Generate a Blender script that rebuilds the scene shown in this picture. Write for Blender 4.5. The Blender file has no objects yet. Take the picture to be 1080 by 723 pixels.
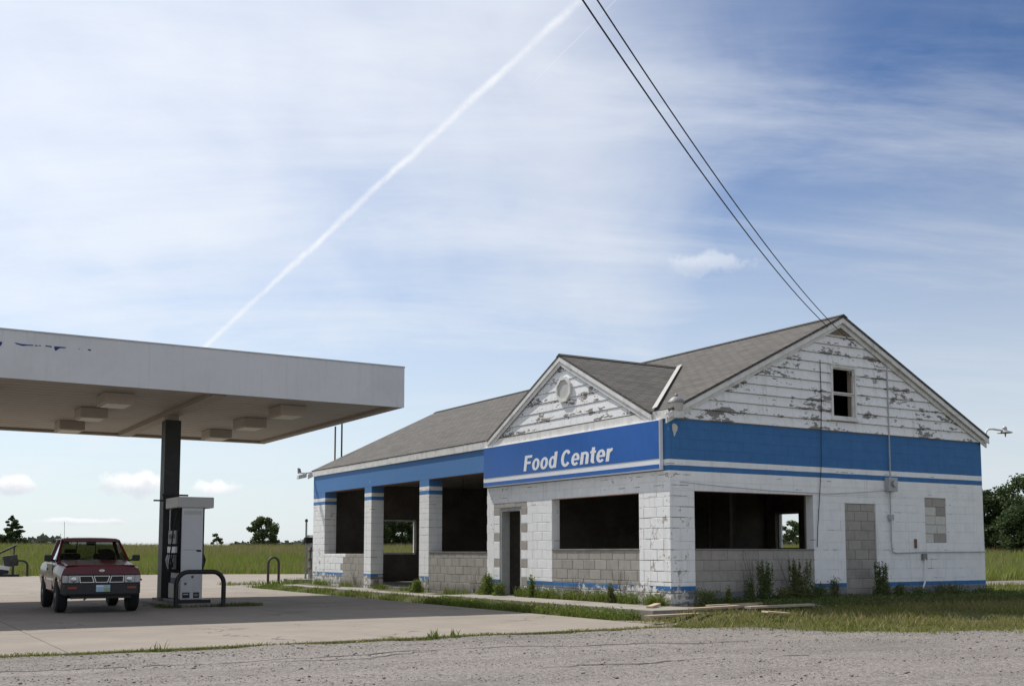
import bpy, bmesh, math, random
import numpy as np
from mathutils import Vector, Matrix
random.seed(7); RNG = np.random.default_rng(7)
scn = bpy.context.scene
COL = scn.collection
R = math.radians

# ------------------------------------------------------------------ camera
CAMZ = 1.2
cd = bpy.data.cameras.new('camera'); cam = bpy.data.objects.new('camera', cd); COL.objects.link(cam)
cam.location = (0, 0, CAMZ); cam.rotation_euler = (math.pi/2 + 0.0898, 0, 0)
cd.sensor_width = 36; cd.lens = 36*1150.83/1080; cd.shift_y = (477.86-361.5)/1080
cd.clip_start = 0.1; cd.clip_end = 8000
scn.camera = cam

# site frame: u runs along the gable wall, v along the shop front
YA = 0.543
OX, OY = 2.976, 20.542
UX, UY = math.cos(YA), math.sin(YA)
VX, VY = -math.sin(YA), math.cos(YA)
def W(u, v, z=0.0): return Vector((OX+UX*u+VX*v, OY+UY*u+VY*v, z))

# ------------------------------------------------------------------ light
SUN_EL = R(53.2)
sx, sy = -0.30*UX+0.954*VX, -0.30*UY+0.954*VY          # horizontal direction towards the sun
n_ = math.hypot(sx, sy); sx /= n_; sy /= n_
sdir = Vector((sx*math.cos(SUN_EL), sy*math.cos(SUN_EL), math.sin(SUN_EL)))
sl = bpy.data.lights.new('sun', 'SUN'); sl.energy = 4.2; sl.angle = R(0.6); sl.color = (1.0, .955, .89)
so = bpy.data.objects.new('sun', sl); COL.objects.link(so)
so.rotation_euler = sdir.to_track_quat('Z', 'Y').to_euler()
scn.view_settings.view_transform = 'Standard'; scn.view_settings.look = 'None'
scn.view_settings.exposure = 0.28; scn.view_settings.gamma = 1; scn.view_settings.use_curve_mapping = False

class NT:
    """tiny node-graph helper"""
    def __init__(s, tree): s.t = tree; tree.nodes.clear()
    def n(s, typ, ins=None, **props):
        nd = s.t.nodes.new(typ)
        for k, v in props.items(): setattr(nd, k, v)
        for k, v in (ins or {}).items():
            sock = nd.inputs[k]
            if isinstance(v, bpy.types.NodeSocket): s.t.links.new(v, sock)
            else: sock.default_value = v
        return nd
    def math(s, op, a, b=0.0, c=0.0, clamp=False):
        return s.n('ShaderNodeMath', {0: a, 1: b, 2: c}, operation=op, use_clamp=clamp).outputs[0]
    def vm(s, op, a, b=None):
        nd = s.n('ShaderNodeVectorMath', {0: a}, operation=op)
        if b is not None:
            if isinstance(b, bpy.types.NodeSocket): s.t.links.new(b, nd.inputs[1])
            else: nd.inputs[1].default_value = b
        return nd
    def sstep(s, x, a, b):
        return s.n('ShaderNodeMapRange', {0: x, 1: a, 2: b, 3: 0.0, 4: 1.0}, interpolation_type='SMOOTHSTEP').outputs[0]
    def lstep(s, x, a, b, lo=0.0, hi=1.0):
        return s.n('ShaderNodeMapRange', {0: x, 1: a, 2: b, 3: lo, 4: hi}).outputs[0]
    def mix(s, f, a, b):
        def c(x): return (*x, 1) if isinstance(x, tuple) and len(x) == 3 else x
        return s.n('ShaderNodeMix', {0: f, 6: c(a), 7: c(b)}, data_type='RGBA').outputs[2]
    def noise(s, vec, scale, detail=4, rough=.55, dist=0.0):
        return s.n('ShaderNodeTexNoise', {'Vector': vec, 'Scale': scale, 'Detail': detail, 'Roughness': rough, 'Distortion': dist}).outputs[0]

wd = bpy.data.worlds.new('World'); scn.world = wd; wd.use_nodes = True
g = NT(wd.node_tree)
sky = g.n('ShaderNodeTexSky', sky_type='NISHITA', sun_disc=False, sun_elevation=SUN_EL, air_density=1.0, dust_density=0.6, ozone_density=0.6)
sky.sun_rotation = math.atan2(sx, sy)
# deepen the clear blue a little (polarised, slide-film like sky)
skyc = g.n('ShaderNodeGamma', {0: g.n('ShaderNodeVectorMath', {0: sky.outputs[0], 3: .1}, operation='SCALE').outputs[0], 1: 1.75}).outputs[0]
skyc = g.vm('MULTIPLY', skyc, (6.8, 10.6, 12.2)).outputs[0]
d = g.n('ShaderNodeTexCoord').outputs['Generated']
sep = g.n('ShaderNodeSeparateXYZ', {0: d})
zz = g.math('MAXIMUM', sep.outputs[2], 0.0)
inv = g.math('DIVIDE', 1.0, g.math('ADD', zz, 0.22))
pv = g.n('ShaderNodeCombineXYZ', {0: g.math('MULTIPLY', sep.outputs[0], inv), 1: g.math('MULTIPLY', sep.outputs[1], inv), 2: 0.0}).outputs[0]
def unit(v): return tuple(Vector(v).normalized())
mp = g.n('ShaderNodeMapping', {'Vector': pv, 'Rotation': (0, 0, R(-30)), 'Scale': (1.0, 0.6, 1.0), 'Location': (1.35, .9, 0)}).outputs[0]
c1 = g.noise(mp, 1.1, 4, .5, .25)
c2 = g.noise(mp, 4.5, 7, .6, .4)
mp2 = g.n('ShaderNodeMapping', {'Vector': pv, 'Rotation': (0, 0, R(-28)), 'Scale': (.28, 1.0, 1.0)}).outputs[0]
c3 = g.noise(mp2, 3.6, 7, .62, .35)
cir = g.math('ADD', g.math('MULTIPLY', c1, .6), g.math('ADD', g.math('MULTIPLY', c2, .2), g.math('MULTIPLY', c3, .2)))
# thin cirrus gets denser towards the sun and opens up away from it
toward = g.vm('DOT_PRODUCT', d, tuple(sdir)).outputs['Value']
clear = g.vm('DOT_PRODUCT', d, unit((.45, .78, .46))).outputs['Value']
cir = g.math('ADD', cir, g.lstep(toward, .30, .75, .05, .20))
cir = g.math('SUBTRACT', cir, g.math('MULTIPLY', g.sstep(clear, .89, 1.0), .42))
cmask = g.math('MULTIPLY', g.sstep(cir, .12, .98), .96)
low = g.sstep(zz, .46, .02)                                # milky air near the horizon
cmask = g.math('MAXIMUM', cmask, g.math('MULTIPLY', low, .84))
cmask = g.math('ADD', cmask, g.math('MULTIPLY', g.math('SUBTRACT', 1.0, cmask), g.math('MULTIPLY', g.sstep(c3, .40, .76), .40)))
CLOUD = g.n('ShaderNodeVectorMath', {0: (6.65, 6.95, 7.4), 3: g.lstep(toward, .35, .80, .93, 1.17)}, operation='SCALE').outputs[0]
colr = g.mix(cmask, skyc, CLOUD)
def trail(dA, dB, w0, w1, amt, t_in, colr):
    a, b = Vector(dA).normalized(), Vector(dB).normalized()
    nrm = a.cross(b).normalized(); along = (a-b*a.dot(b)).normalized()
    wob = g.math('MULTIPLY', g.math('SUBTRACT', g.noise(d, 9, 7, .68), .5), w0*3.4)
    dist = g.math('ABSOLUTE', g.math('ADD', g.vm('DOT_PRODUCT', d, tuple(nrm)).outputs['Value'], wob))
    t = g.vm('DOT_PRODUCT', d, tuple(along)).outputs['Value']
    w = g.lstep(t, 0.0, .6, w0, w1)
    m = g.math('SUBTRACT', 1.0, g.math('DIVIDE', dist, w), clamp=True)
    m = g.sstep(m, 0.0, 1.0)
    m = g.math('MULTIPLY', m, g.math('GREATER_THAN', g.vm('DOT_PRODUCT', d, tuple(b)).outputs['Value'], .2))
    m = g.math('MULTIPLY', m, g.lstep(g.noise(d, 22, 6, .75), .34, .62, .25, 1.0))
    m = g.math('MULTIPLY', g.math('MULTIPLY', m, amt), g.sstep(t, t_in-.12, t_in))
    return g.mix(m, colr, (8.0, 8.15, 8.4))
colr = trail((.0577, .884, .464), (-.2683, .9465, .1796), .0034, .0068, .80, .03, colr)
colr = trail((.0879, .882, .463), (.0795, .886, .456), .0009, .0013, .30, -.02, colr)
def puff(dr, wx, wz, amt, colr, seed):
    c = Vector(dr).normalized(); r = Vector((c.y, -c.x, 0)).normalized(); up = r.cross(c)
    a = g.math('DIVIDE', g.vm('DOT_PRODUCT', d, tuple(r)).outputs['Value'], wx)
    b = g.math('DIVIDE', g.math('SUBTRACT', g.vm('DOT_PRODUCT', d, tuple(up)).outputs['Value'], 0.0), wz)
    off = g.vm('ADD', d, (seed, seed*1.7, 0)).outputs[0]
    nz = g.math('MULTIPLY', g.math('SUBTRACT', g.noise(off, 48, 7, .62), .5), 2.3)
    rr = g.math('SQRT', g.math('ADD', g.math('MULTIPLY', a, a), g.math('MULTIPLY', b, b)))
    m = g.sstep(g.math('ADD', rr, nz), 1.0, .35)
    m = g.math('MULTIPLY', m, g.math('GREATER_THAN', g.vm('DOT_PRODUCT', d, tuple(c)).outputs['Value'], .5))
    shade = g.mix(g.sstep(g.math('ADD', b, nz), -.8, .5), (6.2, 6.5, 7.0), (8.9, 8.95, 9.0))
    return g.mix(g.math('MULTIPLY', m, amt), colr, shade)
colr = puff((.176, .9525, .256), .046, .0120, .34, colr, 1.0)
colr = puff((-.3245, .9442, .0590), .036, .0125, 1.0, colr, 2.0)
colr = puff((-.4148, .9085, .0545), .020, .009, 1.0, colr, 3.0)
colr = puff((-.2639, .9631, .0560), .024, .011, 1.0, colr, 4.0)
colr = puff((-.37, .93, .026), .05, .004, .6, colr, 5.0)
bgn = g.n('ShaderNodeBackground', {'Color': colr, 'Strength': 0.1})
g.t.links.new(bgn.outputs[0], g.n('ShaderNodeOutputWorld').inputs[0])

# ------------------------------------------------------------------ helpers
class MB:
    def __init__(s): s.v = []; s.f = []
    def add(s, vs, fs):
        o = len(s.v); s.v += [tuple(map(float, x)) for x in vs]; s.f += [tuple(i+o for i in f) for f in fs]; return s
    def box(s, x0, x1, y0, y1, z0, z1):
        return s.add([(x, y, z) for z in (z0, z1) for y in (y0, y1) for x in (x0, x1)],
                     [(0, 2, 3, 1), (4, 5, 7, 6), (0, 1, 5, 4), (2, 6, 7, 3), (0, 4, 6, 2), (1, 3, 7, 5)])
    def prism(s, poly, vec):
        n = len(poly); p = [Vector(q) for q in poly]; q = [a+Vector(vec) for a in p]
        return s.add(p+q, [tuple(range(n))[::-1], tuple(range(n, 2*n))]+[(i, (i+1) % n, n+(i+1) % n, n+i) for i in range(n)])
    def tube(s, pts, r, seg=8, r1=None, cap=True):
        pts = [Vector(p) for p in pts]; n = len(pts); o = len(s.v); rings = []
        up = None
        for i, p in enumerate(pts):
            t = (pts[min(i+1, n-1)]-pts[max(i-1, 0)]).normalized()
            if up is None:
                up = Vector((0, 0, 1)) if abs(t.z) < .9 else Vector((1, 0, 0))
            a = t.cross(up).normalized(); b = a.cross(t).normalized(); up = b
            rr = r if r1 is None else r+(r1-r)*i/max(1, n-1)
            rings.append([p+a*rr*math.cos(2*math.pi*k/seg)+b*rr*math.sin(2*math.pi*k/seg) for k in range(seg)])
        vs = [q for ring in rings for q in ring]; fs = []
        for i in range(n-1):
            for k in range(seg):
                k2 = (k+1) % seg; fs.append((i*seg+k, i*seg+k2, (i+1)*seg+k2, (i+1)*seg+k))
        if cap: fs += [tuple(range(seg))[::-1], tuple((n-1)*seg+k for k in range(seg))]
        return s.add(vs, fs)
    def lathe(s, prof, axis='z', seg=20, c=(0, 0, 0)):
        vs = []; fs = []; n = len(prof)
        for k in range(seg):
            a = 2*math.pi*k/seg; ca, sa = math.cos(a), math.sin(a)
            for r, h in prof:
                p = {'z': (r*ca, r*sa, h), 'x': (h, r*ca, r*sa), 'y': (r*ca, h, r*sa)}[axis]
                vs.append((p[0]+c[0], p[1]+c[1], p[2]+c[2]))
        for k in range(seg):
            k2 = (k+1) % seg
            for i in range(n-1): fs.append((k*n+i, k2*n+i, k2*n+i+1, k*n+i+1))
        fs.append(tuple(k*n for k in range(seg))[::-1]); fs.append(tuple(k*n+n-1 for k in range(seg)))
        return s.add(vs, fs)
    def mesh(s, name='mesh', smooth=False):
        me = bpy.data.meshes.new(name); me.from_pydata(s.v, [], s.f); 
        bm = bmesh.new(); bm.from_mesh(me); bmesh.ops.recalc_face_normals(bm, faces=bm.faces); bm.to_mesh(me); bm.free()
        if smooth:
            for p in me.polygons: p.use_smooth = True
            me.set_sharp_from_angle(angle=R(38))
        me.update(); return me
    def build(s, name, mat, parent=None, loc=None, smooth=False, bevel=0.0):
        o = link(name, s.mesh(name, smooth), mat, parent, loc)
        if bevel:
            m = o.modifiers.new('bevel', 'BEVEL'); m.width = bevel; m.segments = 2; m.limit_method = 'ANGLE'; m.angle_limit = R(40)
        return o
def link(name, me, mat, parent=None, loc=None):
    o = bpy.data.objects.new(name, me); COL.objects.link(o)
    if mat is not None and not me.materials: me.materials.append(mat)
    if parent is not None: o.parent = parent
    if loc is not None: o.location = loc
    return o
def tag(o, label, cat, group=None):
    o['label'] = label; o['category'] = cat
    if group: o['group'] = group
    return o
def thing(name, label, cat, u, v, z=0.0, rot=0.0, group=None, site=True):
    o = bpy.data.objects.new(name, None); COL.objects.link(o); o.empty_display_size = .2
    o.location = W(u, v, z) if site else (u, v, z)
    o.rotation_euler = (0, 0, (YA if site else 0)+rot)
    return tag(o, label, cat, group)
def copy_tree(o, parent=None):
    c = o.copy(); COL.objects.link(c); c.parent = parent
    for ch in list(o.children): copy_tree(ch, c)
    return c
def structure(o): o['kind'] = 'structure'; return o
def stuff(o): o['kind'] = 'stuff'; return o
def raw_mesh(name, V, F, k):
    """fast mesh from numpy: V (n,3), F (m,k)"""
    me = bpy.data.meshes.new(name); n = len(V); m = len(F)
    me.vertices.add(n); me.vertices.foreach_set('co', np.asarray(V, np.float32).ravel())
    me.loops.add(m*k); me.loops.foreach_set('vertex_index', np.asarray(F, np.int32).ravel())
    me.polygons.add(m); me.polygons.foreach_set('loop_start', np.arange(0, m*k, k, dtype=np.int32))
    me.polygons.foreach_set('loop_total', np.full(m, k, np.int32))
    me.update(calc_edges=True); return me

# ------------------------------------------------------------------ materials
def base_mat(name):
    m = bpy.data.materials.new(name); m.use_nodes = True
    g = NT(m.node_tree); b = g.n('ShaderNodeBsdfPrincipled'); o = g.n('ShaderNodeOutputMaterial')
    g.t.links.new(b.outputs[0], o.inputs[0]); return m, g, b
def setin(g, b, **k):
    for key, v in k.items():
        s = b.inputs[key.replace('_', ' ')]
        if isinstance(v, bpy.types.NodeSocket): g.t.links.new(v, s)
        else: s.default_value = (*v, 1) if isinstance(v, tuple) and len(v) == 3 and s.type == 'RGBA' else v
def bump(g, b, h, strength=.3, dist=.01):
    nd = g.n('ShaderNodeBump', {'Height': h, 'Strength': strength, 'Distance': dist}); g.t.links.new(nd.outputs[0], b.inputs['Normal'])
def pos(g): return g.n('ShaderNodeNewGeometry').outputs['Position']
def plain(name, col, rough=.7, var=.18, scale=6.0, metal=0.0, bmp=.15, spec=.4, dirt=None):
    m, g, b = base_mat(name)
    p = g.n('ShaderNodeTexCoord').outputs['Object']
    n1 = g.noise(p, scale, 6, .6); n2 = g.noise(p, scale*9, 4, .6)
    f = g.lstep(g.math('ADD', g.math('MULTIPLY', n1, .65), g.math('MULTIPLY', n2, .35)), .3, .7)
    lo = tuple(c*(1-var) for c in col); hi = tuple(min(1, c*(1+var)) for c in col)
    c = g.mix(f, lo, hi)
    if dirt: c = g.mix(g.math('MULTIPLY', g.sstep(g.noise(p, scale*.6, 7, .7), .48, .72), dirt[1]), c, dirt[0])
    setin(g, b, Base_Color=c, Roughness=g.lstep(n1, .2, .8, max(0, rough-.08), min(1, rough+.1)), Metallic=metal, Specular_IOR_Level=spec)
    if bmp: bump(g, b, n2, bmp, .006)
    return m

# site coordinates inside a shader: u along the gable wall, v along the front
def site(g):
    p = pos(g)
    mp = g.n('ShaderNodeMapping', {'Vector': p, 'Location': (-OX, -OY, 0), 'Rotation': (0, 0, 0)}, vector_type='POINT').outputs[0]
    return g.n('ShaderNodeVectorRotate', {'Vector': mp, 'Axis': (0, 0, 1), 'Angle': -YA}, rotation_type='AXIS_ANGLE').outputs[0]

def mat_painted():
    m, g, b = base_mat('painted_block'); s = site(g); sp = g.n('ShaderNodeSeparateXYZ', {0: s})
    z = sp.outputs[2]; 
    wob = g.math('MULTIPLY', g.math('SUBTRACT', g.noise(s, 3, 3), .5), .012)
    zw = g.math('ADD', z, wob)
    nL = g.noise(s, .55, 5, .6); nM = g.noise(s, 3.2, 7, .65); nF = g.noise(s, 26, 6, .7)
    white = g.mix(g.lstep(nM, .3, .7), (.75, .755, .75), (.86, .865, .86))
    streak = g.noise(g.n('ShaderNodeMapping', {'Vector': s, 'Scale': (5, 5, .35)}).outputs[0], 1.6, 5, .6)
    white = g.mix(g.math('MULTIPLY', g.sstep(streak, .52, .75), .35), white, (.46, .44, .40))
    blue = g.mix(g.lstep(nM, .3, .7), (.036, .140, .33), (.050, .172, .39))
    # sun-bleached on the garage front
    fade = g.sstep(sp.outputs[1], 6.8, 7.2)
    blue = g.mix(g.math('MULTIPLY', fade, .55), blue, (.10, .235, .50))
    blue = g.mix(g.math('MULTIPLY', g.sstep(nF, .45, .8), .25), blue, (.13, .22, .38))
    grey = g.mix(nM, (.17, .18, .20), (.24, .25, .27))
    def band(a, c): return g.math('MULTIPLY', g.math('GREATER_THAN', zw, a), g.math('LESS_THAN', zw, c))
    c = g.mix(g.math('LESS_THAN', zw, .47), white, grey)
    c = g.mix(band(.47, .553), c, blue); c = g.mix(band(2.735, 2.84), c, blue)
    c = g.mix(g.math('GREATER_THAN', zw, 2.95), c, blue)
    # where the paint has let go: bare block and old white coats, worst near the corner and the ground
    wear = g.math('ADD', g.sstep(sp.outputs[1], 3.2, .0), g.sstep(z, .75, .3))
    wear = g.math('MULTIPLY', wear, g.sstep(sp.outputs[0], 1.0, .0))
    wear = g.math('ADD', wear, g.math('MULTIPLY', g.sstep(z, .62, .30), .75))
    wear = g.math('ADD', wear, g.math('MULTIPLY', g.sstep(sp.outputs[1], 9.0, 10.0), .35))
    pk = g.math('ADD', g.math('ADD', g.math('MULTIPLY', nM, .55), g.math('ADD', g.math('MULTIPLY', nF, .17), g.math('MULTIPLY', nL, .28))), g.math('MULTIPLY', wear, .075))
    pk = g.sstep(g.math('SUBTRACT', pk, g.math('MULTIPLY', g.math('GREATER_THAN', z, 2.7), .045)), .602, .614)
    jf = g.math('FRACT', g.math('DIVIDE', g.math('SUBTRACT', z, .224), .2032)); jl = g.math('ADD', g.math('LESS_THAN', jf, .035), g.math('GREATER_THAN', jf, .965))
    jn = g.noise(g.n('ShaderNodeMapping', {'Vector': s, 'Scale': (1, 1, 5)}).outputs[0], 2.2, 5, .7)
    jm = g.math('MULTIPLY', g.math('MULTIPLY', jl, g.sstep(g.math('ADD', jn, g.math('MULTIPLY', wear, .09)), .57, .62)), g.math('LESS_THAN', z, 2.9))
    old = g.mix(g.sstep(g.noise(s, 9, 5, .6), .42, .56), (.33, .30, .265), (.74, .73, .70))
    c = g.mix(pk, c, old)
    c = g.mix(g.math('MULTIPLY', jm, .85), c, (.085, .078, .07))
    # grime rising from the soil
    c = g.mix(g.math('MULTIPLY', g.math('MULTIPLY', g.sstep(z, .50, .20), g.sstep(nM, .35, .65)), .6), c, (.12, .11, .09))
    setin(g, b, Base_Color=c, Roughness=.72, Specular_IOR_Level=.3)
    bump(g, b, g.math('ADD', g.math('MULTIPLY', nF, .7), g.math('MULTIPLY', pk, -.8)), .35, .008)
    return m
def mat_siding():
    m, g, b = base_mat('peeling_siding'); s = site(g)
    st = g.n('ShaderNodeMapping', {'Vector': s, 'Scale': (1, 1, 2.8)}).outputs[0]
    n1 = g.noise(st, 1.15, 3, .5); n2 = g.noise(st, 4.5, 6, .62); n3 = g.noise(st, 20, 5, .65)
    pk = g.math('ADD', g.math('ADD', g.math('MULTIPLY', n1, .42), g.math('MULTIPLY', n2, .42)), g.math('MULTIPLY', n3, .16))
    fr = g.math('FRACT', g.math('DIVIDE', g.math('SUBTRACT', g.n('ShaderNodeSeparateXYZ', {0: s}).outputs[2], 3.735), .203))
    pk = g.math('ADD', pk, g.math('ADD', g.math('MULTIPLY', g.sstep(fr, .35, .0), .032), g.math('MULTIPLY', g.sstep(fr, .8, 1.0), .02)))
    pk = g.sstep(pk, .553, .563)
    wood = g.mix(n3, (.13, .125, .12), (.30, .285, .265))
    white = g.mix(g.lstep(n2, .3, .7), (.74, .745, .74), (.84, .845, .84))
    grime = g.noise(g.n('ShaderNodeMapping', {'Vector': s, 'Scale': (6, 6, .6)}).outputs[0], 2, 5, .6)
    white = g.mix(g.math('MULTIPLY', g.sstep(grime, .5, .75), .4), white, (.42, .41, .38))
    c = g.mix(pk, white, wood)
    setin(g, b, Base_Color=c, Roughness=.75, Specular_IOR_Level=.25)
    bump(g, b, g.math('ADD', g.math('MULTIPLY', n3, .4), g.math('MULTIPLY', pk, -.9)), .4, .006)
    return m
def mat_block():
    m, g, b = base_mat('bare_block'); s = site(g)
    oi = g.n('ShaderNodeObjectInfo').outputs['Random']
    n2 = g.noise(s, 5, 6, .6); n3 = g.noise(s, 60, 5, .7)
    c = g.mix(g.lstep(n2, .3, .7), (.27, .25, .225), (.36, .335, .305))
    c = g.mix(g.math('MULTIPLY', oi, .5), c, (.44, .41, .375))
    c = g.mix(g.math('MULTIPLY', g.sstep(n3, .5, .75), .4), c, (.15, .135, .12))
    sz = g.n('ShaderNodeSeparateXYZ', {0: s}).outputs[2]
    c = g.mix(g.math('MULTIPLY', g.sstep(g.math('ADD', sz, g.math('MULTIPLY', n2, -.4)), .25, .05), .5), c, (.12, .11, .10))
    setin(g, b, Base_Color=c, Roughness=.92, Specular_IOR_Level=.15)
    bump(g, b, n3, .5, .008); return m
def mat_shingle():
    m, g, b = base_mat('asphalt_shingle'); p = g.n('ShaderNodeUVMap').outputs[0]
    br = g.n('ShaderNodeTexBrick', {'Vector': p, 'Color1': (.2, .2, .2, 1), 'Color2': (1, 1, 1, 1), 'Mortar': (0, 0, 0, 1), 'Scale': 1.0, 'Mortar Size': .012, 'Bias': 0.0, 'Brick Width': .31, 'Row Height': .13}, offset=.5)
    s = site(g); n1 = g.noise(s, .8, 5, .6); n3 = g.noise(s, 45, 4, .7)
    st = g.noise(g.n('ShaderNodeMapping', {'Vector': p, 'Scale': (.35, 3.2, 1)}).outputs[0], 2.2, 5, .7)
    c = g.mix(g.lstep(st, .32, .68), (.042, .040, .039), (.116, .110, .104))
    c = g.mix(g.math('MULTIPLY', n1, .55), c, (.085, .080, .074))
    c = g.mix(.22, c, g.mix(br.outputs[0], (.05, .045, .04), (.27, .245, .21)))
    c = g.mix(g.math('MULTIPLY', br.outputs[1], .75), c, (.035, .032, .03))
    c = g.mix(g.math('MULTIPLY', n3, .25), c, (.14, .132, .122))
    setin(g, b, Base_Color=c, Roughness=.92, Specular_IOR_Level=.2)
    bump(g, b, g.math('ADD', g.math('MULTIPLY', n3, .4), g.math('MULTIPLY', br.outputs[1], -1.0)), .5, .012); return m
def mat_concrete():
    m, g, b = base_mat('drive_concrete'); s = site(g)
    n0 = g.noise(s, .22, 5, .6, .6); n1 = g.noise(s, 1.1, 7, .65); n3 = g.noise(s, 55, 5, .75)
    oi = g.n('ShaderNodeObjectInfo').outputs['Random']
    c = g.mix(g.lstep(n1, .28, .72), (.20, .173, .145), (.268, .235, .20))
    c = g.mix(g.math('MULTIPLY', g.sstep(n0, .45, .7), .4), c, (.175, .153, .132))
    c = g.mix(g.math('MULTIPLY', oi, .22), c, (.29, .255, .218))
    c = g.mix(g.math('MULTIPLY', g.sstep(n3, .5, .8), .3), c, (.16, .145, .13))
    # oil stains
    st = g.sstep(g.noise(s, .75, 5, .6, .6), .59, .72)
    c = g.mix(g.math('MULTIPLY', st, .6), c, (.10, .092, .085))
    vor = g.n('ShaderNodeTexVoronoi', {'Vector': g.vm('ADD', s, g.n('ShaderNodeTexNoise', {'Vector': s, 'Scale': 1.6, 'Detail': 6}).outputs[1]).outputs[0], 'Scale': .19}, feature='DISTANCE_TO_EDGE').outputs[0]
    cr = g.math('MULTIPLY', g.math('LESS_THAN', vor, .0021), g.math('GREATER_THAN', g.noise(s, .35, 2), .46))
    c = g.mix(g.math('MULTIPLY', cr, .75), c, (.06, .055, .05))
    setin(g, b, Base_Color=c, Roughness=.9, Specular_IOR_Level=.2)
    bump(g, b, g.math('ADD', n3, g.math('MULTIPLY', cr, -2)), .3, .008); return m
def mat_gravel(name='gravel'):
    m, g, b = base_mat(name); s = site(g)
    v1 = g.n('ShaderNodeTexVoronoi', {'Vector': s, 'Scale': 44.0, 'Randomness': 1.0})
    v2 = g.n('ShaderNodeTexVoronoi', {'Vector': s, 'Scale': 80.0})
    n0 = g.noise(g.n('ShaderNodeMapping', {'Vector': s, 'Scale': (.25, 1, 1)}).outputs[0], .9, 6, .65, .3); n1 = g.noise(s, 6, 6, .7)
    sc = g.n('ShaderNodeSeparateColor', {0: v1.outputs['Color']}).outputs[0]; sc2 = g.n('ShaderNodeSeparateColor', {0: v2.outputs['Color']}).outputs[0]
    c = g.mix(sc, (.075, .068, .062), (.245, .220, .202))
    c = g.mix(g.math('MULTIPLY', g.sstep(sc2, .55, .9), .5), c, (.34, .312, .29))
    c = g.mix(g.math('MULTIPLY', g.sstep(n0, .46, .70), .5), c, (.105, .096, .09))
    c = g.mix(g.math('MULTIPLY', g.sstep(n1, .45, .75), .35), c, (.15, .133, .118))
    rut = g.noise(g.n('ShaderNodeMapping', {'Vector': s, 'Scale': (.05, 1.3, 1)}).outputs[0], 1.1, 4, .6, .2)
    c = g.mix(g.math('MULTIPLY', g.sstep(rut, .48, .68), .22), c, (.29, .264, .243))
    edge = g.sstep(v1.outputs['Distance'], .55, .0)
    setin(g, b, Base_Color=c, Roughness=.93, Specular_IOR_Level=.15)
    bump(g, b, g.math('ADD', edge, g.math('MULTIPLY', n1, 1.2)), .3, .006); return m
def mat_soil():
    m, g, b = base_mat('grassy_soil'); s = site(g)
    n0 = g.noise(s, .16, 6, .6); n1 = g.noise(s, 2.2, 7, .7); n2 = g.noise(s, 24, 5, .7)
    c = g.mix(g.lstep(n1, .3, .7), (.060, .072, .024), (.105, .115, .042))
    c = g.mix(g.math('MULTIPLY', g.sstep(n0, .42, .65), .55), c, (.135, .125, .055))
    c = g.mix(g.math('MULTIPLY', g.sstep(n2, .5, .75), .6), c, (.085, .07, .045))
    setin(g, b, Base_Color=c, Roughness=.95, Specular_IOR_Level=.1)
    bump(g, b, g.math('ADD', n1, n2), .8, .05); return m
def mat_leaf(name, a, b_, tip=None, trans=.35):
    m, g, b = base_mat(name)
    r = g.n('ShaderNodeNewGeometry').outputs['Random Per Island']; s = pos(g)
    c = g.mix(r, a, b_)
    c = g.mix(g.math('MULTIPLY', g.sstep(g.noise(s, .35, 4, .6), .42, .66), .5), c, tip or b_)
    setin(g, b, Base_Color=c, Roughness=.62, Specular_IOR_Level=.25)
    tr = g.n('ShaderNodeBsdfTranslucent', {'Color': c}); mx = g.n('ShaderNodeMixShader', {0: trans, 1: b.outputs[0], 2: tr.outputs[0]})
    out = [n for n in g.t.nodes if n.type == 'OUTPUT_MATERIAL'][0]; g.t.links.new(mx.outputs[0], out.inputs[0]); return m
def mat_glass(name, tint=(.8, .85, .82), alpha=.72):
    m, g, b = base_mat(name)
    t = g.n('ShaderNodeBsdfTransparent', {'Color': (*tint, 1)}); gl = g.n('ShaderNodeBsdfGlossy', {'Color': (.9, .95, 1, 1), 'Roughness': .04})
    fr = g.n('ShaderNodeFresnel', {'IOR': 1.5}); f = g.math('MULTIPLY', fr.outputs[0], .8)
    mx = g.n('ShaderNodeMixShader', {0: f, 1: t.outputs[0], 2: gl.outputs[0]})
    out = [n for n in g.t.nodes if n.type == 'OUTPUT_MATERIAL'][0]; g.t.links.new(mx.outputs[0], out.inputs[0]); return m

PAINTED, SIDING, BLOCK, SHINGLE = mat_painted(), mat_siding(), mat_block(), mat_shingle()
CONCRETE, GRAVEL, SOIL = mat_concrete(), mat_gravel(), mat_soil()
TRIM = plain('weathered_white_trim', (.70, .695, .67), .75, .12, 5, dirt=((.30, .28, .25), .55))
MORTAR = plain('mortar', (.30, .28, .26), .95, .2, 20)
DARKWALL = plain('dark_plaster', (.17, .15, .13), .95, .35, 1.2, dirt=((.07, .06, .052), .6))
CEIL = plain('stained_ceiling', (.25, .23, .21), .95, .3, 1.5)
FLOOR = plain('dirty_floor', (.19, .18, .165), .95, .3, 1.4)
SIGNBLUE = plain('sign_blue', (.016, .112, .40), .36, .12, .8, bmp=.02, spec=.5)
SIGNWHITE = plain('sign_white', (.78, .79, .80), .4, .05, 2, bmp=.02)
FASCIA = plain('canopy_fascia', (.62, .63, .64), .45, .05, .7, bmp=.02, dirt=((.49, .49, .485), .5))
def streaked(m, amt, col):
    g = NT.__new__(NT); g.t = m.node_tree; b = [n for n in g.t.nodes if n.type == 'BSDF_PRINCIPLED'][0]; src = b.inputs['Base Color'].links[0].from_socket
    s = site(g); a = g.noise(g.n('ShaderNodeMapping', {'Vector': s, 'Scale': (7, 7, .45)}).outputs[0], 1.3, 6, .65); f = g.math('MULTIPLY', g.sstep(a, .50, .72), amt)
    g.t.links.new(g.mix(f, src, col), b.inputs['Base Color'])
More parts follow.
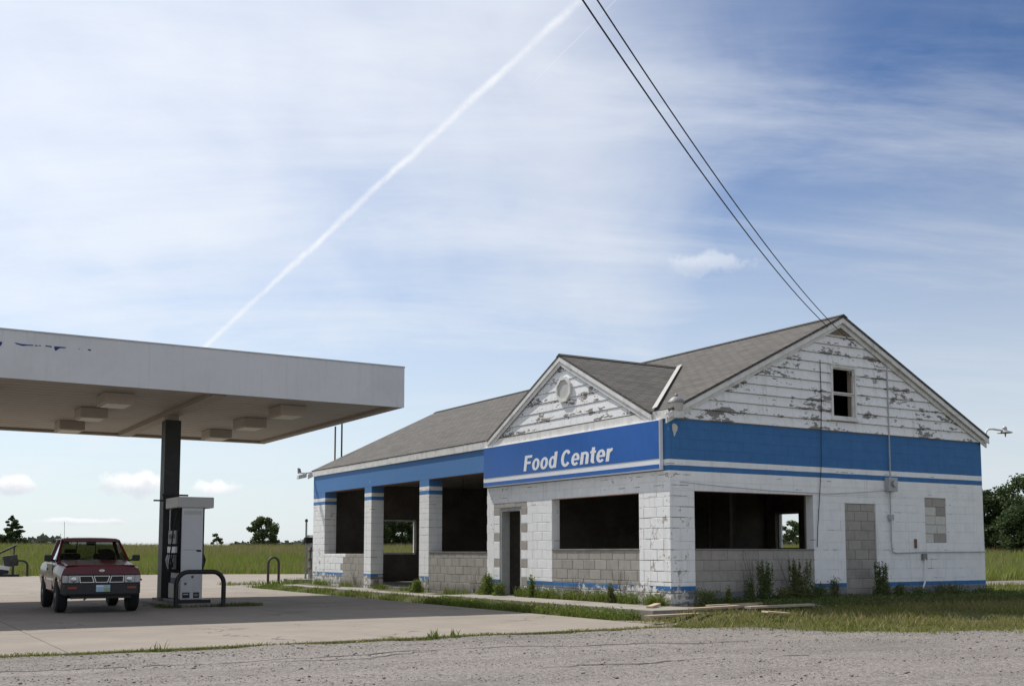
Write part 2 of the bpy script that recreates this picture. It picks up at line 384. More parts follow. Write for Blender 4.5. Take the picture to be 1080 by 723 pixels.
streaked(FASCIA, .2, (.36, .35, .33)); streaked(SIGNBLUE, .30, (.045, .15, .40)); streaked(TRIM, .3, (.36, .34, .31))
SOFFIT = plain('canopy_soffit', (.41, .38, .34), .6, .10, .8, bmp=.03, dirt=((.31, .26, .215), .5))
SOFFIT2 = plain('soffit_beam', (.33, .285, .24), .6, .12, 1.2, bmp=.03)
LAMPBOX = plain('lamp_housing', (.44, .39, .33), .55, .1, 2)
LENS = plain('yellowed_lens', (.60, .57, .50), .35, .1, 3)
COLUMN = plain('column_paint', (.030, .032, .030), .55, .25, 3, dirt=((.08, .07, .06), .5))
BLACK = plain('black_steel', (.018, .018, .019), .5, .3, 5, dirt=((.06, .05, .045), .35))
BLACKPL = plain('black_plastic', (.012, .012, .013), .85, .2, 8, spec=.08)
PUMPWHITE = plain('dispenser_white', (.62, .62, .63), .42, .05, 2, bmp=.02, dirt=((.45, .43, .40), .35))
PUMPTOP = plain('dispenser_top', (.50, .49, .46), .5, .08, 3, bmp=.03)
GREYPL = plain('grey_plastic', (.20, .20, .20), .5, .15, 5)
STEEL = plain('galvanised_steel', (.42, .42, .42), .5, .2, 8, metal=.7)
RUST = plain('rusty_pipe', (.19, .10, .06), .85, .45, 9)
WOOD = plain('fresh_lumber', (.44, .34, .235), .8, .18, 5, dirt=((.35, .24, .15), .4))
OLDWOOD = plain('grey_lumber', (.38, .31, .24), .85, .25, 5)
WALKMAT = plain('walk_concrete', (.25, .228, .20), .92, .25, 2.2, dirt=((.12, .115, .085), .7))
CONDUIT = plain('conduit_grey', (.40, .41, .42), .7, .2, 6)
CABLE = plain('black_cable', (.012, .012, .013), .7, .1, 6)
BLUEBIT = plain('old_blue_vinyl', (.020, .035, .18), .6, .1, 6, bmp=0)
INK = plain('sticker_ink', (.03, .03, .033), .6, .1, 6, bmp=0)
FLASH = plain('flashing', (.36, .35, .33), .7, .2, 6)
OLDWHITE = plain('dirty_white_block', (.58, .56, .52), .85, .2, 6, dirt=((.34, .31, .28), .6))
DOORPAINT = plain('door_frame_grey', (.36, .36, .35), .7, .2, 4, dirt=((.2, .18, .16), .5))
RUBBER = plain('rubber', (.016, .016, .016), .85, .25, 10)

# ------------------------------------------------------------------ terrain
def sst(x, a, b):
    t = np.clip((x-a)/(b-a), 0, 1); return t*t*(3-2*t)
def gravel_edge(u):
    u = np.asarray(u, float)
    base = np.interp(u, [-80, -1.9, -1.3, -.6, .3, 3, 8, 14, 80], [-2.26, -2.26, -2.6, -3.9, -4.85, -5.25, -5.4, -5.8, -8])
    return base + .10*np.sin(u*2.1)+.07*np.sin(u*5.3+1)+.04*np.sin(u*13.7+2)
def H(u, v):
    u = np.asarray(u, float); v = np.asarray(v, float)
    dx = np.where(u < 0, -u*3.0, np.maximum(u-9.3, 0)); dy = np.where(v < 0, -v, np.maximum(v-18.6, 0))
    dd = np.hypot(dx, dy); pad = .17*(1-sst(dd, 1.5, 5.2))
    X = OX+UX*u+VX*v; Y = OY+UY*u+VY*v
    rise = 1.5*sst(np.hypot(X*.6, Y), 58, 116)
    far = sst(Y, 30, 60)
    und = .10*np.sin(X*.11+1)*np.sin(Y*.08)*far
    rough = .012*np.sin(u*3.1+v*1.7)*np.sin(v*2.7-u*.9)*(1-sst(np.hypot(X, Y), 30, 60))
    return pad+rise+und+rough-.02
def grid_axis(a, b, near, c=0.0):
    xs = [c]; st = near
    while xs[-1] < b: xs.append(xs[-1]+st); st = near+abs(xs[-1]-c)*.045
    ys = [c]; 
    while ys[-1] > a: ys.append(ys[-1]-(near+abs(ys[-1]-c)*.045))
    return np.array(sorted(set(xs+ys)))
def draped(name, us, vs, mat, dz, hf=H):
    A, B = np.meshgrid(us, vs, indexing='xy'); z = hf(A, B)+dz
    P = np.stack([OX+UX*A+VX*B, OY+UY*A+VY*B, z], -1).reshape(-1, 3)
    n = len(us); m = len(vs); i = np.arange((m-1)*(n-1)); r = i//(n-1); c = i % (n-1)
    F = np.stack([r*n+c, r*n+c+1, (r+1)*n+c+1, (r+1)*n+c], -1)
    me = raw_mesh(name, P, F, 4); 
    for p in me.polygons: p.use_smooth = True
    return link(name, me, mat)
structure(draped('ground', grid_axis(-1600, 2200, .45, 2), grid_axis(-1200, 2600, .45, -2), SOIL, -.02))
# gravel lot in the foreground
us = np.concatenate([np.arange(-75, -26, 1.0), np.arange(-26, 16, .12), np.arange(16, 70, 1.0)])
ks = np.concatenate([[0], np.cumsum(np.linspace(.15, 3.0, 34))])
A = np.repeat(us[None], len(ks), 0); B = gravel_edge(us)[None]-ks[:, None]
Z = np.maximum(H(A, B), -.02)*0+H(A, B)+.012
P = np.stack([OX+UX*A+VX*B, OY+UY*A+VY*B, Z], -1).reshape(-1, 3); n = len(us); m = len(ks)
i = np.arange((m-1)*(n-1)); r = i//(n-1); c = i % (n-1)
gl = link('gravel_lot', raw_mesh('gravel_lot', P, np.stack([r*n+c, (r+1)*n+c, (r+1)*n+c+1, r*n+c+1], -1), 4), GRAVEL); structure(gl)
# loose stones on it
def stones(name, n, u0, u1, vf, smin, smax, mat, parent=None):
    u = RNG.uniform(u0, u1, n); v = vf(u, n); s = RNG.uniform(smin, smax, n)**1.0
    base = np.array([(1, 0, 0), (-1, 0, 0), (0, 1, 0), (0, -1, 0), (0, 0, .7), (0, 0, -.6)], float)
    a = RNG.uniform(0, 6.28, n); ca, sa = np.cos(a), np.sin(a); asp = RNG.uniform(.55, 1.1, n)
    bx = base[None]*np.stack([s, s*asp, s*.8], -1)[:, None]*RNG.uniform(.7, 1.3, (n, 6, 1))
    px = bx[..., 0]*ca[:, None]-bx[..., 1]*sa[:, None]; py = bx[..., 0]*sa[:, None]+bx[..., 1]*ca[:, None]
    z = H(u, v)+.012
    V = np.stack([px+(OX+UX*u+VX*v)[:, None], py+(OY+UY*u+VY*v)[:, None], bx[..., 2]+(z+s*.15)[:, None]], -1).reshape(-1, 3)
    f = np.array([(0, 2, 4), (2, 1, 4), (1, 3, 4), (3, 0, 4), (2, 0, 5), (1, 2, 5), (3, 1, 5), (0, 3, 5)])
    F = (f[None]+(np.arange(n)*6)[:, None, None]).reshape(-1, 3)
    o = link(name, raw_mesh(name, V, F, 3), mat, parent); return stuff(o)
m_, g_, b_ = base_mat('stone'); rr = g_.n('ShaderNodeNewGeometry').outputs['Random Per Island']
setin(g_, b_, Base_Color=g_.mix(rr, (.10, .092, .085), (.33, .303, .28)), Roughness=.92, Specular_IOR_Level=.15)
STONE = m_
def near_v(u, n):
    e = gravel_edge(u); return e-RNG.uniform(0, 1, n)**1.3*9.5
tag(stones('gravel_stones', 36000, -20, 10, near_v, .004, .011, STONE), 'loose grey gravel scattered over the lot in the foreground', 'gravel')
tag(stones('gravel_pebbles', 1500, -20, 10, near_v, .012, .028, STONE), 'bigger loose pebbles lying on the gravel lot', 'gravel')
# tar cracks across the old surface
def crack(pts, w):
    mb = MB(); P2 = []
    for (a, b) in zip(pts[:-1], pts[1:]):
        for k in range(14):
            t = k/14; P2.append((a[0]+(b[0]-a[0])*t+random.uniform(-.04, .04), a[1]+(b[1]-a[1])*t+random.uniform(-.05, .05)))
    vs = []; 
    for k, (x, y) in enumerate(P2):
        ww = w*random.uniform(.25, 1.3)
        for s in (-1, 1):
            q = (x, y+s*ww); vs.append(W(q[0], q[1], float(H(*q))+.0165))
    mb.add(vs, [(2*i, 2*i+1, 2*i+3, 2*i+2) for i in range(len(P2)-1)])
    return mb.build('crack', CRACK, gl)
CRACK = plain('crack_dirt', (.085, .078, .072), .95, .4, 14)
crack([(-12.2, -3.75), (-10.2, -4.1), (-8.1, -4.0), (-6.4, -3.8), (-4.6, -4.4), (-2.6, -5.0)], .028)
crack([(-9.2, -4.3), (-8.0, -4.35), (-6.9, -4.0)], .02)
crack([(-7.0, -6.3), (-5.6, -6.5), (-4.2, -6.4), (-3.4, -6.7)], .03)
# pale gravel track behind, and the strip beyond the building on the right
def strip(name, uu, vv, mat, dz):
    o = draped(name, uu, vv, mat, dz); return structure(o)
TRACK = mat_gravel('pale_gravel')
strip('gravel_track', np.arange(13, 60, 1.5), np.array([8.6, 9.5, 10.5, 11.5, 12.2]), TRACK, .03)
strip('concrete_apron', np.arange(-60, 14, 1.0), np.arange(24.05, 40.6, 1.0), CONCRETE, .012)

# concrete forecourt: separate slabs with open joints
drive = bpy.data.objects.new('concrete_drive', None); COL.objects.link(drive); drive.location = W(0, 0); drive.rotation_euler = (0, 0, YA)
structure(drive)
eu = [-33.6, -29.8, -26.0, -22.2, -18.4, -14.6, -10.9, -8.35, -5.9, -3.75, -1.75]; ev = [-2.2, 1.35, 5.0, 8.6, 12.2, 15.8, 19.6, 24.0]
def slab(u0, u1, v0, v1, dz):
    j = .006; h = .012
    mb = MB(); a, b, c, d = u0+j, u1-j, v0+j, v1-j
    top = [(a+h, c+h), (b-h, c+h), (b-h, d-h), (a+h, d-h)]; out = [(a, c), (b, c), (b, d), (a, d)]
    z = .012+dz
    mb.add([(*p, z) for p in top]+[(*p, z-.008) for p in out]+[(*p, -.12) for p in out],
           [(0, 1, 2, 3)]+[(i, 4+i, 4+(i+1) % 4, (i+1) % 4) for i in range(4)]+[(4+i, 8+i, 8+(i+1) % 4, 4+(i+1) % 4) for i in range(4)])
    return mb.build('concrete_slab', CONCRETE, drive)
for i in range(len(eu)-1):
    for k in range(len(ev)-1):
        slab(eu[i], eu[i+1], ev[k], ev[k+1], random.uniform(-.003, .004))
for i in range(2): slab(-1.75+i*4, 2.25+i*4, 19.6, 24.0, random.uniform(-.003, .004))
JOINT = plain('joint_dirt', (.13, .12, .10), .95, .4, 9)
MB().box(-33.6, -1.76, -2.19, 23.9, -.08, -.004).build('joint_filler', JOINT, drive)
# tilted slab wedge that runs up to the walk at the corner
MB().prism([(-1.74, -2.15, -.1), (-1.25, -1.75, -.1), (-1.45, -.95, -.1), (-1.74, -.6, -.1)], (0, 0, .115)).build('concrete_slab', CONCRETE, drive)

# raised walk along the shop front
walk = bpy.data.objects.new('sidewalk', None); COL.objects.link(walk); walk.location = W(0, 0); walk.rotation_euler = (0, 0, YA); structure(walk)
for a, b in [(-1.0, .35), (.35, 2.0), (2.0, 3.7), (3.7, 5.3), (5.3, 6.95)]:
    MB().box(-1.22, -.02 if a > -.5 else -.02, a+.006, b-.006, -.1, .19+random.uniform(-.006, .006)).build('walk_slab', WALKMAT, walk, bevel=.012)
for k in range(6):
    a = 6.95+k*1.95; MB().box(-1.0, -.02, a+.006, a+1.944, -.1, .13+random.uniform(-.006, .006)).build('walk_slab', WALKMAT, walk, bevel=.012)
MB().box(0.0, 1.2, -1.0, -.02, -.1, .185).build('walk_slab', WALKMAT, walk, bevel=.012)
# ================================================================== the food shop
bld = thing('shop_building', 'abandoned white and blue block shop with garage bays and grey gabled roof', 'building', 0, 0)
NBLOCK = [0]; MAXB = 236
_bc = {}
def block_mesh(plane, w, h, mat, gap):
    key = (plane, round(w, 3), round(h, 3), mat.name)
    if key in _bc: return _bc[key]
    a0, a1, z0, z1, c = gap, w-gap, gap, h-gap, (.007 if gap > .003 else .004 if gap > .002 else .0012)
    def P(a, dp, z): return (dp, a, z) if plane == 'front' else (a, dp, z)
    vs = [P(a0+c, 0, z0+c), P(a1-c, 0, z0+c), P(a1-c, 0, z1-c), P(a0+c, 0, z1-c), P(a0, c, z0), P(a1, c, z0), P(a1, c, z1), P(a0, c, z1),
          P(a0, .05, z0), P(a1, .05, z0), P(a1, .05, z1), P(a0, .05, z1)]
    mb = MB().add(vs, [(0, 1, 2, 3)]+[(i, 4+i, 4+(i+1) % 4, (i+1) % 4) for i in range(4)]+[(4+i, 8+i, 8+(i+1) % 4, 4+(i+1) % 4) for i in range(4)]+[(8, 11, 10, 9)])
    me = mb.mesh('block'); me.materials.append(mat); _bc[key] = me; return me
REST = {}
def put_block(parent, plane, a, z, w, h, mat, depth=0.0, gap=.002, single=True):
    if w < .03 or h < .03: return
    dp = depth+random.uniform(-1, 1)*(.0016 if gap > .002 else .0003)
    loc = (dp, a, z) if plane == 'front' else (a, dp, z)
    me = block_mesh(plane, w, h, mat, gap)
    if single and NBLOCK[0] < MAXB:
        NBLOCK[0] += 1; o = bpy.data.objects.new('block', me); COL.objects.link(o); o.parent = parent; o.location = loc
    else:
        mb = REST.setdefault((parent.name, mat.name), (MB(), parent, mat))[0]
        mb.add([(v.co.x+loc[0], v.co.y+loc[1], v.co.z+loc[2]) for v in me.vertices], [tuple(p.vertices) for p in me.polygons])
def course_lines(z0, z1, base=.2, extra=()):
    ls = []; z = base
    std = [.2, .427, .63, .833, 1.037, 1.24, 1.443, 1.646, 1.85, 2.053, 2.23, 2.36, 2.54, 2.735, 2.95, 3.15, 3.35, 3.55, 3.72]
    ls = [q for q in std if z0+.06 < q < z1-.06 and all(abs(q-e) > .06 for e in extra)]
    return sorted([z0, z1]+ls+[e for e in extra if z0 < e < z1])
def lay(parent, plane, a0, a1, z0, z1, mat, holes=(), depth=0.0, gap=.002, single=lambda a, z: True, mats=None, off=0.0, bl=.4064):
    ex = sorted({e for h in holes for e in (h[2], h[3])})
    ls = course_lines(z0, z1, extra=ex)
    for k, (lo, hi) in enumerate(zip(ls[:-1], ls[1:])):
        zc = (lo+hi)/2; x = a0-((k % 2)*bl/2+off) % bl; cuts = []
        while x < a1:
            s, e = max(x, a0), min(x+bl, a1); x += bl
            if e-s < .02: continue
            segs = [(s, e)]
            for h in holes:
                if h[2] < zc < h[3]:
                    ns = []
                    for p, q in segs:
                        if h[1] <= p or h[0] >= q: ns.append((p, q))
                        else:
                            if p < h[0]: ns.append((p, h[0]))
                            if q > h[1]: ns.append((h[1], q))
                    segs = ns
            for p, q in segs:
                put_block(parent, plane, p, lo, q-p, hi-lo, mats((p+q)/2, zc) if mats else mat, depth, gap, single((p+q)/2, zc))
def core(name, plane, a0, a1, z0, z1, holes, d0, d1, mat, parent):
    as_ = sorted({a0, a1, *[h[0] for h in holes], *[h[1] for h in holes]}); zs = sorted({z0, z1, *[h[2] for h in holes], *[h[3] for h in holes]})
    as_ = [a for a in as_ if a0 <= a <= a1]; zs = [z for z in zs if z0 <= z <= z1]
    solid = lambda i, k: 0 <= i < len(as_)-1 and 0 <= k < len(zs)-1 and not any(h[0] < (as_[i]+as_[i+1])/2 < h[1] and h[2] < (zs[k]+zs[k+1])/2 < h[3] for h in holes)
    def P(a, d, z): return (d, a, z) if plane == 'front' else (a, d, z)
    mb = MB()
    for i in range(len(as_)-1):
        for k in range(len(zs)-1):
            if not solid(i, k): continue
            a, b, lo, hi = as_[i], as_[i+1], zs[k], zs[k+1]
            mb.add([P(a, d0, lo), P(b, d0, lo), P(b, d0, hi), P(a, d0, hi)], [(0, 1, 2, 3)])
            mb.add([P(a, d1, lo), P(b, d1, lo), P(b, d1, hi), P(a, d1, hi)], [(0, 3, 2, 1)])
            if not solid(i-1, k): mb.add([P(a, d0, lo), P(a, d1, lo), P(a, d1, hi), P(a, d0, hi)], [(0, 1, 2, 3)])
            if not solid(i+1, k): mb.add([P(b, d0, lo), P(b, d1, lo), P(b, d1, hi), P(b, d0, hi)], [(0, 1, 2, 3)])
            if not solid(i, k-1): mb.add([P(a, d0, lo), P(a, d1, lo), P(b, d1, lo), P(b, d0, lo)], [(0, 1, 2, 3)])
            if not solid(i, k+1): mb.add([P(a, d0, hi), P(a, d1, hi), P(b, d1, hi), P(b, d0, hi)], [(0, 1, 2, 3)])
    return mb.build(name, mat, parent)
ZB = .08
# --- infills of bare block first (they show best)
kw = core('knee_wall', 'front', .962, 4.058, .55, 1.235, [], .014, .19, MORTAR, bld)
lay(kw, 'front', .962, 4.058, .55, 1.235, BLOCK, depth=.004, gap=.004, off=.13)
MB().box(-.012, .2, .964, 4.056, 1.2355, 1.262).build('sill', WALKMAT, bld)
kw = core('knee_wall', 'side', .602, 3.768, .42, 1.235, [], .014, .19, MORTAR, bld)
lay(kw, 'side', .602, 3.768, .42, 1.235, BLOCK, depth=.004, gap=.004, off=.2)
MB().box(.604, 3.766, -.012, .2, 1.2355, 1.258).build('sill', WALKMAT, bld)
kw = core('blocked_up_door', 'side', 4.702, 5.648, .12, 2.218, [], .03, .19, MORTAR, bld)
kw['label'] = 'former doorway closed with bare grey block'
lay(kw, 'side', 4.702, 5.648, .2, 2.218, BLOCK, depth=.018, gap=.005, off=.1,
    mats=lambda a, z: OLDWHITE if (a > 5.45 and 2.0 < z < 2.2) else BLOCK)
kw = core('blocked_up_window', 'side', 7.252, 7.968, 1.402, 2.398, [], .03, .19, MORTAR, bld)
kw['label'] = 'small window closed with mixed grey and white block'
pat = {0: 'wg', 1: 'ww', 2: 'ww', 3: 'wg', 4: 'gg'}
for k in range(5):
    sp = [.30, .42, .36, .40, .28][k]
    for j, (a, b) in enumerate([(7.252, 7.252+sp), (7.252+sp, 7.968)]):
        put_block(kw, 'side', a, 1.402+k*.1992, b-a, .1992, OLDWHITE if pat[k][j] == 'w' else BLOCK, .018, .005)
kw = core('knee_wall', 'front', 6.935, 10.045, .06, 1.185, [], .014, .19, MORTAR, bld)
lay(kw, 'front', 6.935, 10.045, .06, 1.185, BLOCK, depth=.004, gap=.004, off=.22)
MB().box(-.012, .2, 6.937, 10.043, 1.1855, 1.206).build('sill', WALKMAT, bld)
kw = core('knee_wall', 'front', 14.355, 17.545, .06, 1.14, [], .014, .19, MORTAR, bld)
kw['label'] = 'low block wall half painted white, half bare'
lay(kw, 'front', 14.355, 17.545, .06, 1.14, BLOCK, depth=.004, gap=.004, mats=lambda a, z: PAINTED if a > 15.95+.12*math.sin(z*9) else BLOCK)
# --- painted walls
FH = [(.96, 4.06, .55, 2.345), (5.36, 6.33, ZB, 2.23), (5.10, 6.60, ZB, 2.345)]
fw = core('wall', 'front', .012, 6.93, ZB, 3.72, FH[:2], .009, .2, PAINTED, bld)
sh = [(.60, 3.77, .42, 2.36), (4.70, 5.65, ZB, 2.22), (7.25, 7.97, 1.40, 2.40)]
sw = core('wall', 'side', .2, 9.3, ZB, 3.72, [(.60, 3.77, .42, 2.36), (4.70, 5.65, ZB, 2.22), (7.25, 7.97, 1.40, 2.40)], .012, .2, PAINTED, bld)
# ragged toothing beside the shop door
for k, (lo, hi) in enumerate(zip([.2, .427, .63, .833, 1.037, 1.24, 1.443, 1.646, 1.85, 2.053], [.427, .63, .833, 1.037, 1.24, 1.443, 1.646, 1.85, 2.053, 2.23])):
    put_block(fw, 'front', 5.10, lo, .26, hi-lo, BLOCK if k % 2 else PAINTED, .001, .004)
    put_block(fw, 'front', 6.33, lo, .27, hi-lo, PAINTED if k % 3 else BLOCK, .001, .004)
for a, b in [(5.10, 5.62), (5.62, 6.12), (6.12, 6.60)]: put_block(fw, 'front', a, 2.23, b-a, .115, BLOCK, .001, .004)
lay(fw, 'front', 0.0, .96, ZB, 2.54, PAINTED, FH, gap=.0028)
lay(fw, 'front', .961, 6.93, ZB, 2.54, PAINTED, FH, gap=.0006, off=.15, single=lambda a, z: False)
lay(fw, 'front', 0.0, 6.93, 2.541, 3.72, PAINTED, FH, gap=.0005, single=lambda a, z: False)
lay(sw, 'side', .052, .60, ZB, 2.54, PAINTED, sh, gap=.0024)
lay(sw, 'side', .601, 9.298, ZB, 2.54, PAINTED, sh, gap=.0006, off=.1, single=lambda a, z: a > 5.6 and z < 2.3)
lay(sw, 'side', .052, 9.298, 2.541, 3.72, PAINTED, sh, gap=.0007, single=lambda a, z: False)
# --- garage front: pillars and the long blue lintel
def pillar(v0, v1, dep):
    p = MB().box(.02, dep-.02, v0+.02, v1-.02, ZB, 3.13).build('pillar', MORTAR, bld)
    ls = course_lines(.1, 3.13)
    for k, (lo, hi) in enumerate(zip(ls[:-1], ls[1:])):
        wv = v1-v0; segs = [(v0, v1)] if wv < .7 else ([(v0, v0+.4), (v0+.4, v0+.8), (v0+.8, v1)] if k % 2 else [(v0, v0+.6), (v0+.6, v1)])
        for a, b in segs:
            gp = .0022; mb = MB().box(0, dep, a+gp, b-gp, lo+gp, hi-gp)
            NBLOCK[0] += 1; mb.build('block', PAINTED, p, bevel=.006)
pillar(10.05, 10.63, .40); pillar(13.83, 14.35, .40); pillar(17.55, 18.6, .40)
lt = MB().box(.0, .40, 6.935, 18.6, 3.135, 3.70).build('lintel', PAINTED, bld)
for (nm, pn), (mb, par, mt) in list(REST.items()):
    o = mb.build('painted_blocks', mt, par); stuff(o)
# --- the other walls, floor, ceilings
ew = MB(); core('wall', 'side', .4, 9.3, ZB, 3.72, [(2.3, 3.7, 1.12, 2.30)], 18.4, 18.6, PAINTED, bld)
core('wall', 'front', .2, 18.4, ZB, 3.72, [(5.53, 6.41, 1.26, 2.30)], 9.1, 9.3, PAINTED, bld)
# inner skins: bare, dark grey-brown
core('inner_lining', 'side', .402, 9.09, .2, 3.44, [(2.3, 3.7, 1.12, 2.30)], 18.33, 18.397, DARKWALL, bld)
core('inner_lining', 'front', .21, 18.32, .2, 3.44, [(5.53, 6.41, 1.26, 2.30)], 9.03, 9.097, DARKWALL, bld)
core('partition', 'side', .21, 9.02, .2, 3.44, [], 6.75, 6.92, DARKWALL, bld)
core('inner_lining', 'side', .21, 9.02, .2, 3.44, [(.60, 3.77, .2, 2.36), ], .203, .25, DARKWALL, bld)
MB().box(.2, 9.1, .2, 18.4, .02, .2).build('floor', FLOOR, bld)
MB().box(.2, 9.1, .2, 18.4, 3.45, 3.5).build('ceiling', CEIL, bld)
for a, b in [(4.3, 3.0), (4.3, 4.6), (5.6, 5.2)]:
    MB().box(a, a+.09, b, b+.09, .2, 3.45).build('inner_post', DARKWALL, bld)
MB().box(6.2, 7.4, 4.8, 6.3, .2, 1.15).build('old_counter', DARKWALL, bld)
# window frame seen in the end wall of the garage
def frame(plane, a0, a1, z0, z1, d0, d1, t, mat, parent, name='window_frame'):
    def B(mb, a, b, lo, hi): return mb.box(d0, d1, a, b, lo, hi) if plane == 'front' else mb.box(a, b, d0, d1, lo, hi)
    mb = MB(); B(mb, a0, a1, z0, z0+t); B(mb, a0, a1, z1-t, z1); B(mb, a0, a0+t, z0+t, z1-t); B(mb, a1-t, a1, z0+t, z1-t)
    return mb.build(name, mat, parent)
frame('side', 2.303, 3.697, 1.123, 2.297, 18.42, 18.5, .05, TRIM, bld)
frame('front', 5.533, 6.407, 1.263, 2.297, 9.12, 9.2, .05, DOORPAINT, bld)
# shop door surround
df = MB(); df.box(.02, .24, 5.362, 5.43, .2, 2.226); df.box(.02, .24, 6.26, 6.328, .2, 2.226); df.box(.02, .24, 5.43, 6.26, 2.15, 2.226)
df.build('door_frame', DOORPAINT, bld)
# lintel of the shop window, rust-stained angle iron
MB().box(-.006, .09, .97, 4.05, 2.335, 2.347).build('steel_lintel', RUST, bld)
MB().box(.61, 3.76, -.006, .09, 2.351, 2.362).build('steel_lintel', RUST, bld)
MB().box(.008, .3, 6.96, 18.5, 3.122, 3.134).build('steel_lintel', RUST, bld)

# --- roof
EU, EZ, RU, RZ = -.045, 3.90, 4.65, 6.20; SL = (RZ-EZ)/(RU-EU)
def roof_z(u): return EZ+(u-EU)*SL if u < RU else RZ-(u-RU)*SL
def roof_poly(poly, axis, thick=.05):
    """poly: list of (u,v,z); uv map: along axis and up the slope"""
    mb = MB(); n = len(poly); nm = (Vector(poly[1])-Vector(poly[0])).cross(Vector(poly[2])-Vector(poly[0])).normalized()
    if nm.z < 0: nm = -nm
    bot = [Vector(p)-nm*thick for p in poly]
    mb.add(poly, [tuple(range(n))]); o = len(mb.v)
    mb.add(bot, [tuple(range(n))[::-1]]); mb.f += [(i, (i+1) % n, o+(i+1) % n, o+i) for i in range(n)]
    return mb
def roof_part(name, polys, mat, parent):
    mb = MB()
    for pl, ax in polys:
        q = roof_poly(pl, ax); mb.add(q.v, q.f)
    me = mb.mesh(name); me.uv_layers.new(name='UVMap')
    for p in me.polygons:
        ax = 'v' if abs(p.normal.x) > abs(p.normal.y) else 'u'
        for li in p.loop_indices:
            c = me.vertices[me.loops[li].vertex_index].co
            me.uv_layers[0].data[li].uv = ((c.y, c.z*2.30) if ax == 'v' else (c.x, c.z*2.2))
    return link(name, me, mat, parent)
roof = roof_part('roof', [([(EU, -.16, EZ), (RU, -.16, RZ), (RU, 18.74, RZ), (EU, 18.74, EZ)], 'v'),
                          ([(9.42, -.16, roof_z(9.42)), (9.42, 18.74, roof_z(9.42)), (RU, 18.74, RZ), (RU, -.16, RZ)], 'v')], SHINGLE, bld)
GV, GZ, G0, G1 = 3.63, 5.50, .44, 6.82
gb = EU+(GZ-EZ)/SL
croof = roof_part('roof', [([(-.085, G1, 3.885), (-.085, GV, GZ), (gb+.05, GV, GZ), (-.045, G1, 3.885)], 'u'),
                           ([(-.085, G0, 3.885), (-.045, G0, 3.885), (gb+.05, GV, GZ), (-.085, GV, GZ)], 'u')], SHINGLE, bld)
# ridge caps
MB().prism([(RU-.13, -.165, RZ-.045), (RU, -.165, RZ+.022), (RU+.13, -.165, RZ-.045)], (0, 18.9, 0)).build('ridge_cap', SHINGLE, roof)
MB().prism([(-.09, GV-.12, GZ-.045), (-.09, GV, GZ+.02), (-.09, GV+.12, GZ-.045)], (gb+.1, 0, 0)).build('ridge_cap', SHINGLE, croof)
# valley flashing
a = Vector((-.08, .42, 3.93)); b = Vector((gb-.05, GV-.10, GZ+.01)); dv = (b-a); side = Vector((.02, -.17, .012))
for off, ww in ((0, .11),):
    MB().prism([a, a+Vector((.04, -ww, .03)), b+Vector((.04, -ww, .03)), b], (0, 0, .012)).build('valley_flashing', FLASH, roof)
# --- side gable
def uL(z): return EU+(z+.10-EZ)/SL
def uR(z): return 2*RU-uL(z)
def zr(u): return roof_z(u)-.10
mb = MB()
for poly in ([(.0, 3.722), (4.40, 3.722), (4.40, zr(4.40)), (.0, zr(.02))], [(5.05, 3.722), (9.3, 3.722), (9.3, zr(9.28)), (5.05, zr(5.05))],
             [(4.40, 3.722), (5.05, 3.722), (5.05, 4.03), (4.40, 4.03)], [(4.40, 5.08), (5.05, 5.08), (5.05, zr(5.05)), (4.65, zr(4.65)), (4.40, zr(4.40))]):
    mb.prism([(p, .012, q) for p, q in poly], (0, .14, 0))
gab = mb.build('gable_wall', OLDWOOD, bld)
def siding(parent, plane, z0, z1, lft, rgt, hole=None, step=.203, proud=0.0):
    z = z0; k = 0
    while z < z1-.03:
        zt0 = min(z+step, z1); zt = zt0-.009; zl = z
        segs = [(lft(z), rgt(z), lft(zt), rgt(zt))]
        if hole and hole[2] < (z+zt)/2 < hole[3]:
            segs = [(lft(z), hole[0], lft(zt), hole[0]), (hole[1], rgt(z), hole[1], rgt(zt))]
        for a0, a1, b0, b1 in segs:
            if a1-a0 < .05: continue
            if b1 < b0: b0 = b1 = (b0+b1)/2
            j = random.uniform(-.003, .003)
            if plane == 'side':
                vs = [(a0, -.046+j, zl), (a1, -.046+j, zl), (b1, -.010, zt), (b0, -.010, zt), (a0, .010, zl), (a1, .010, zl), (b1, .010, zt), (b0, .010, zt)]
            else:
                vs = [(-.024+j*.5-proud, a0, zl), (-.024+j*.5-proud, a1, zl), (-.010-proud, b1, zt), (-.010-proud, b0, zt), (.010-proud, a0, zl), (.010-proud, a1, zl), (.010-proud, b1, zt), (.010-proud, b0, zt)]
            MB().add(vs, [(0, 1, 2, 3), (7, 6, 5, 4), (0, 4, 5, 1), (2, 6, 7, 3), (1, 5, 6, 2), (0, 3, 7, 4)]).build('siding_board', SIDING, parent)
        z = zt0; k += 1
siding(gab, 'side', 3.735, 5.745, lambda z: max(uL(z)+.12, .02), lambda z: min(uR(z)-.12, 9.29), (4.345, 5.105, 3.985, 5.13))
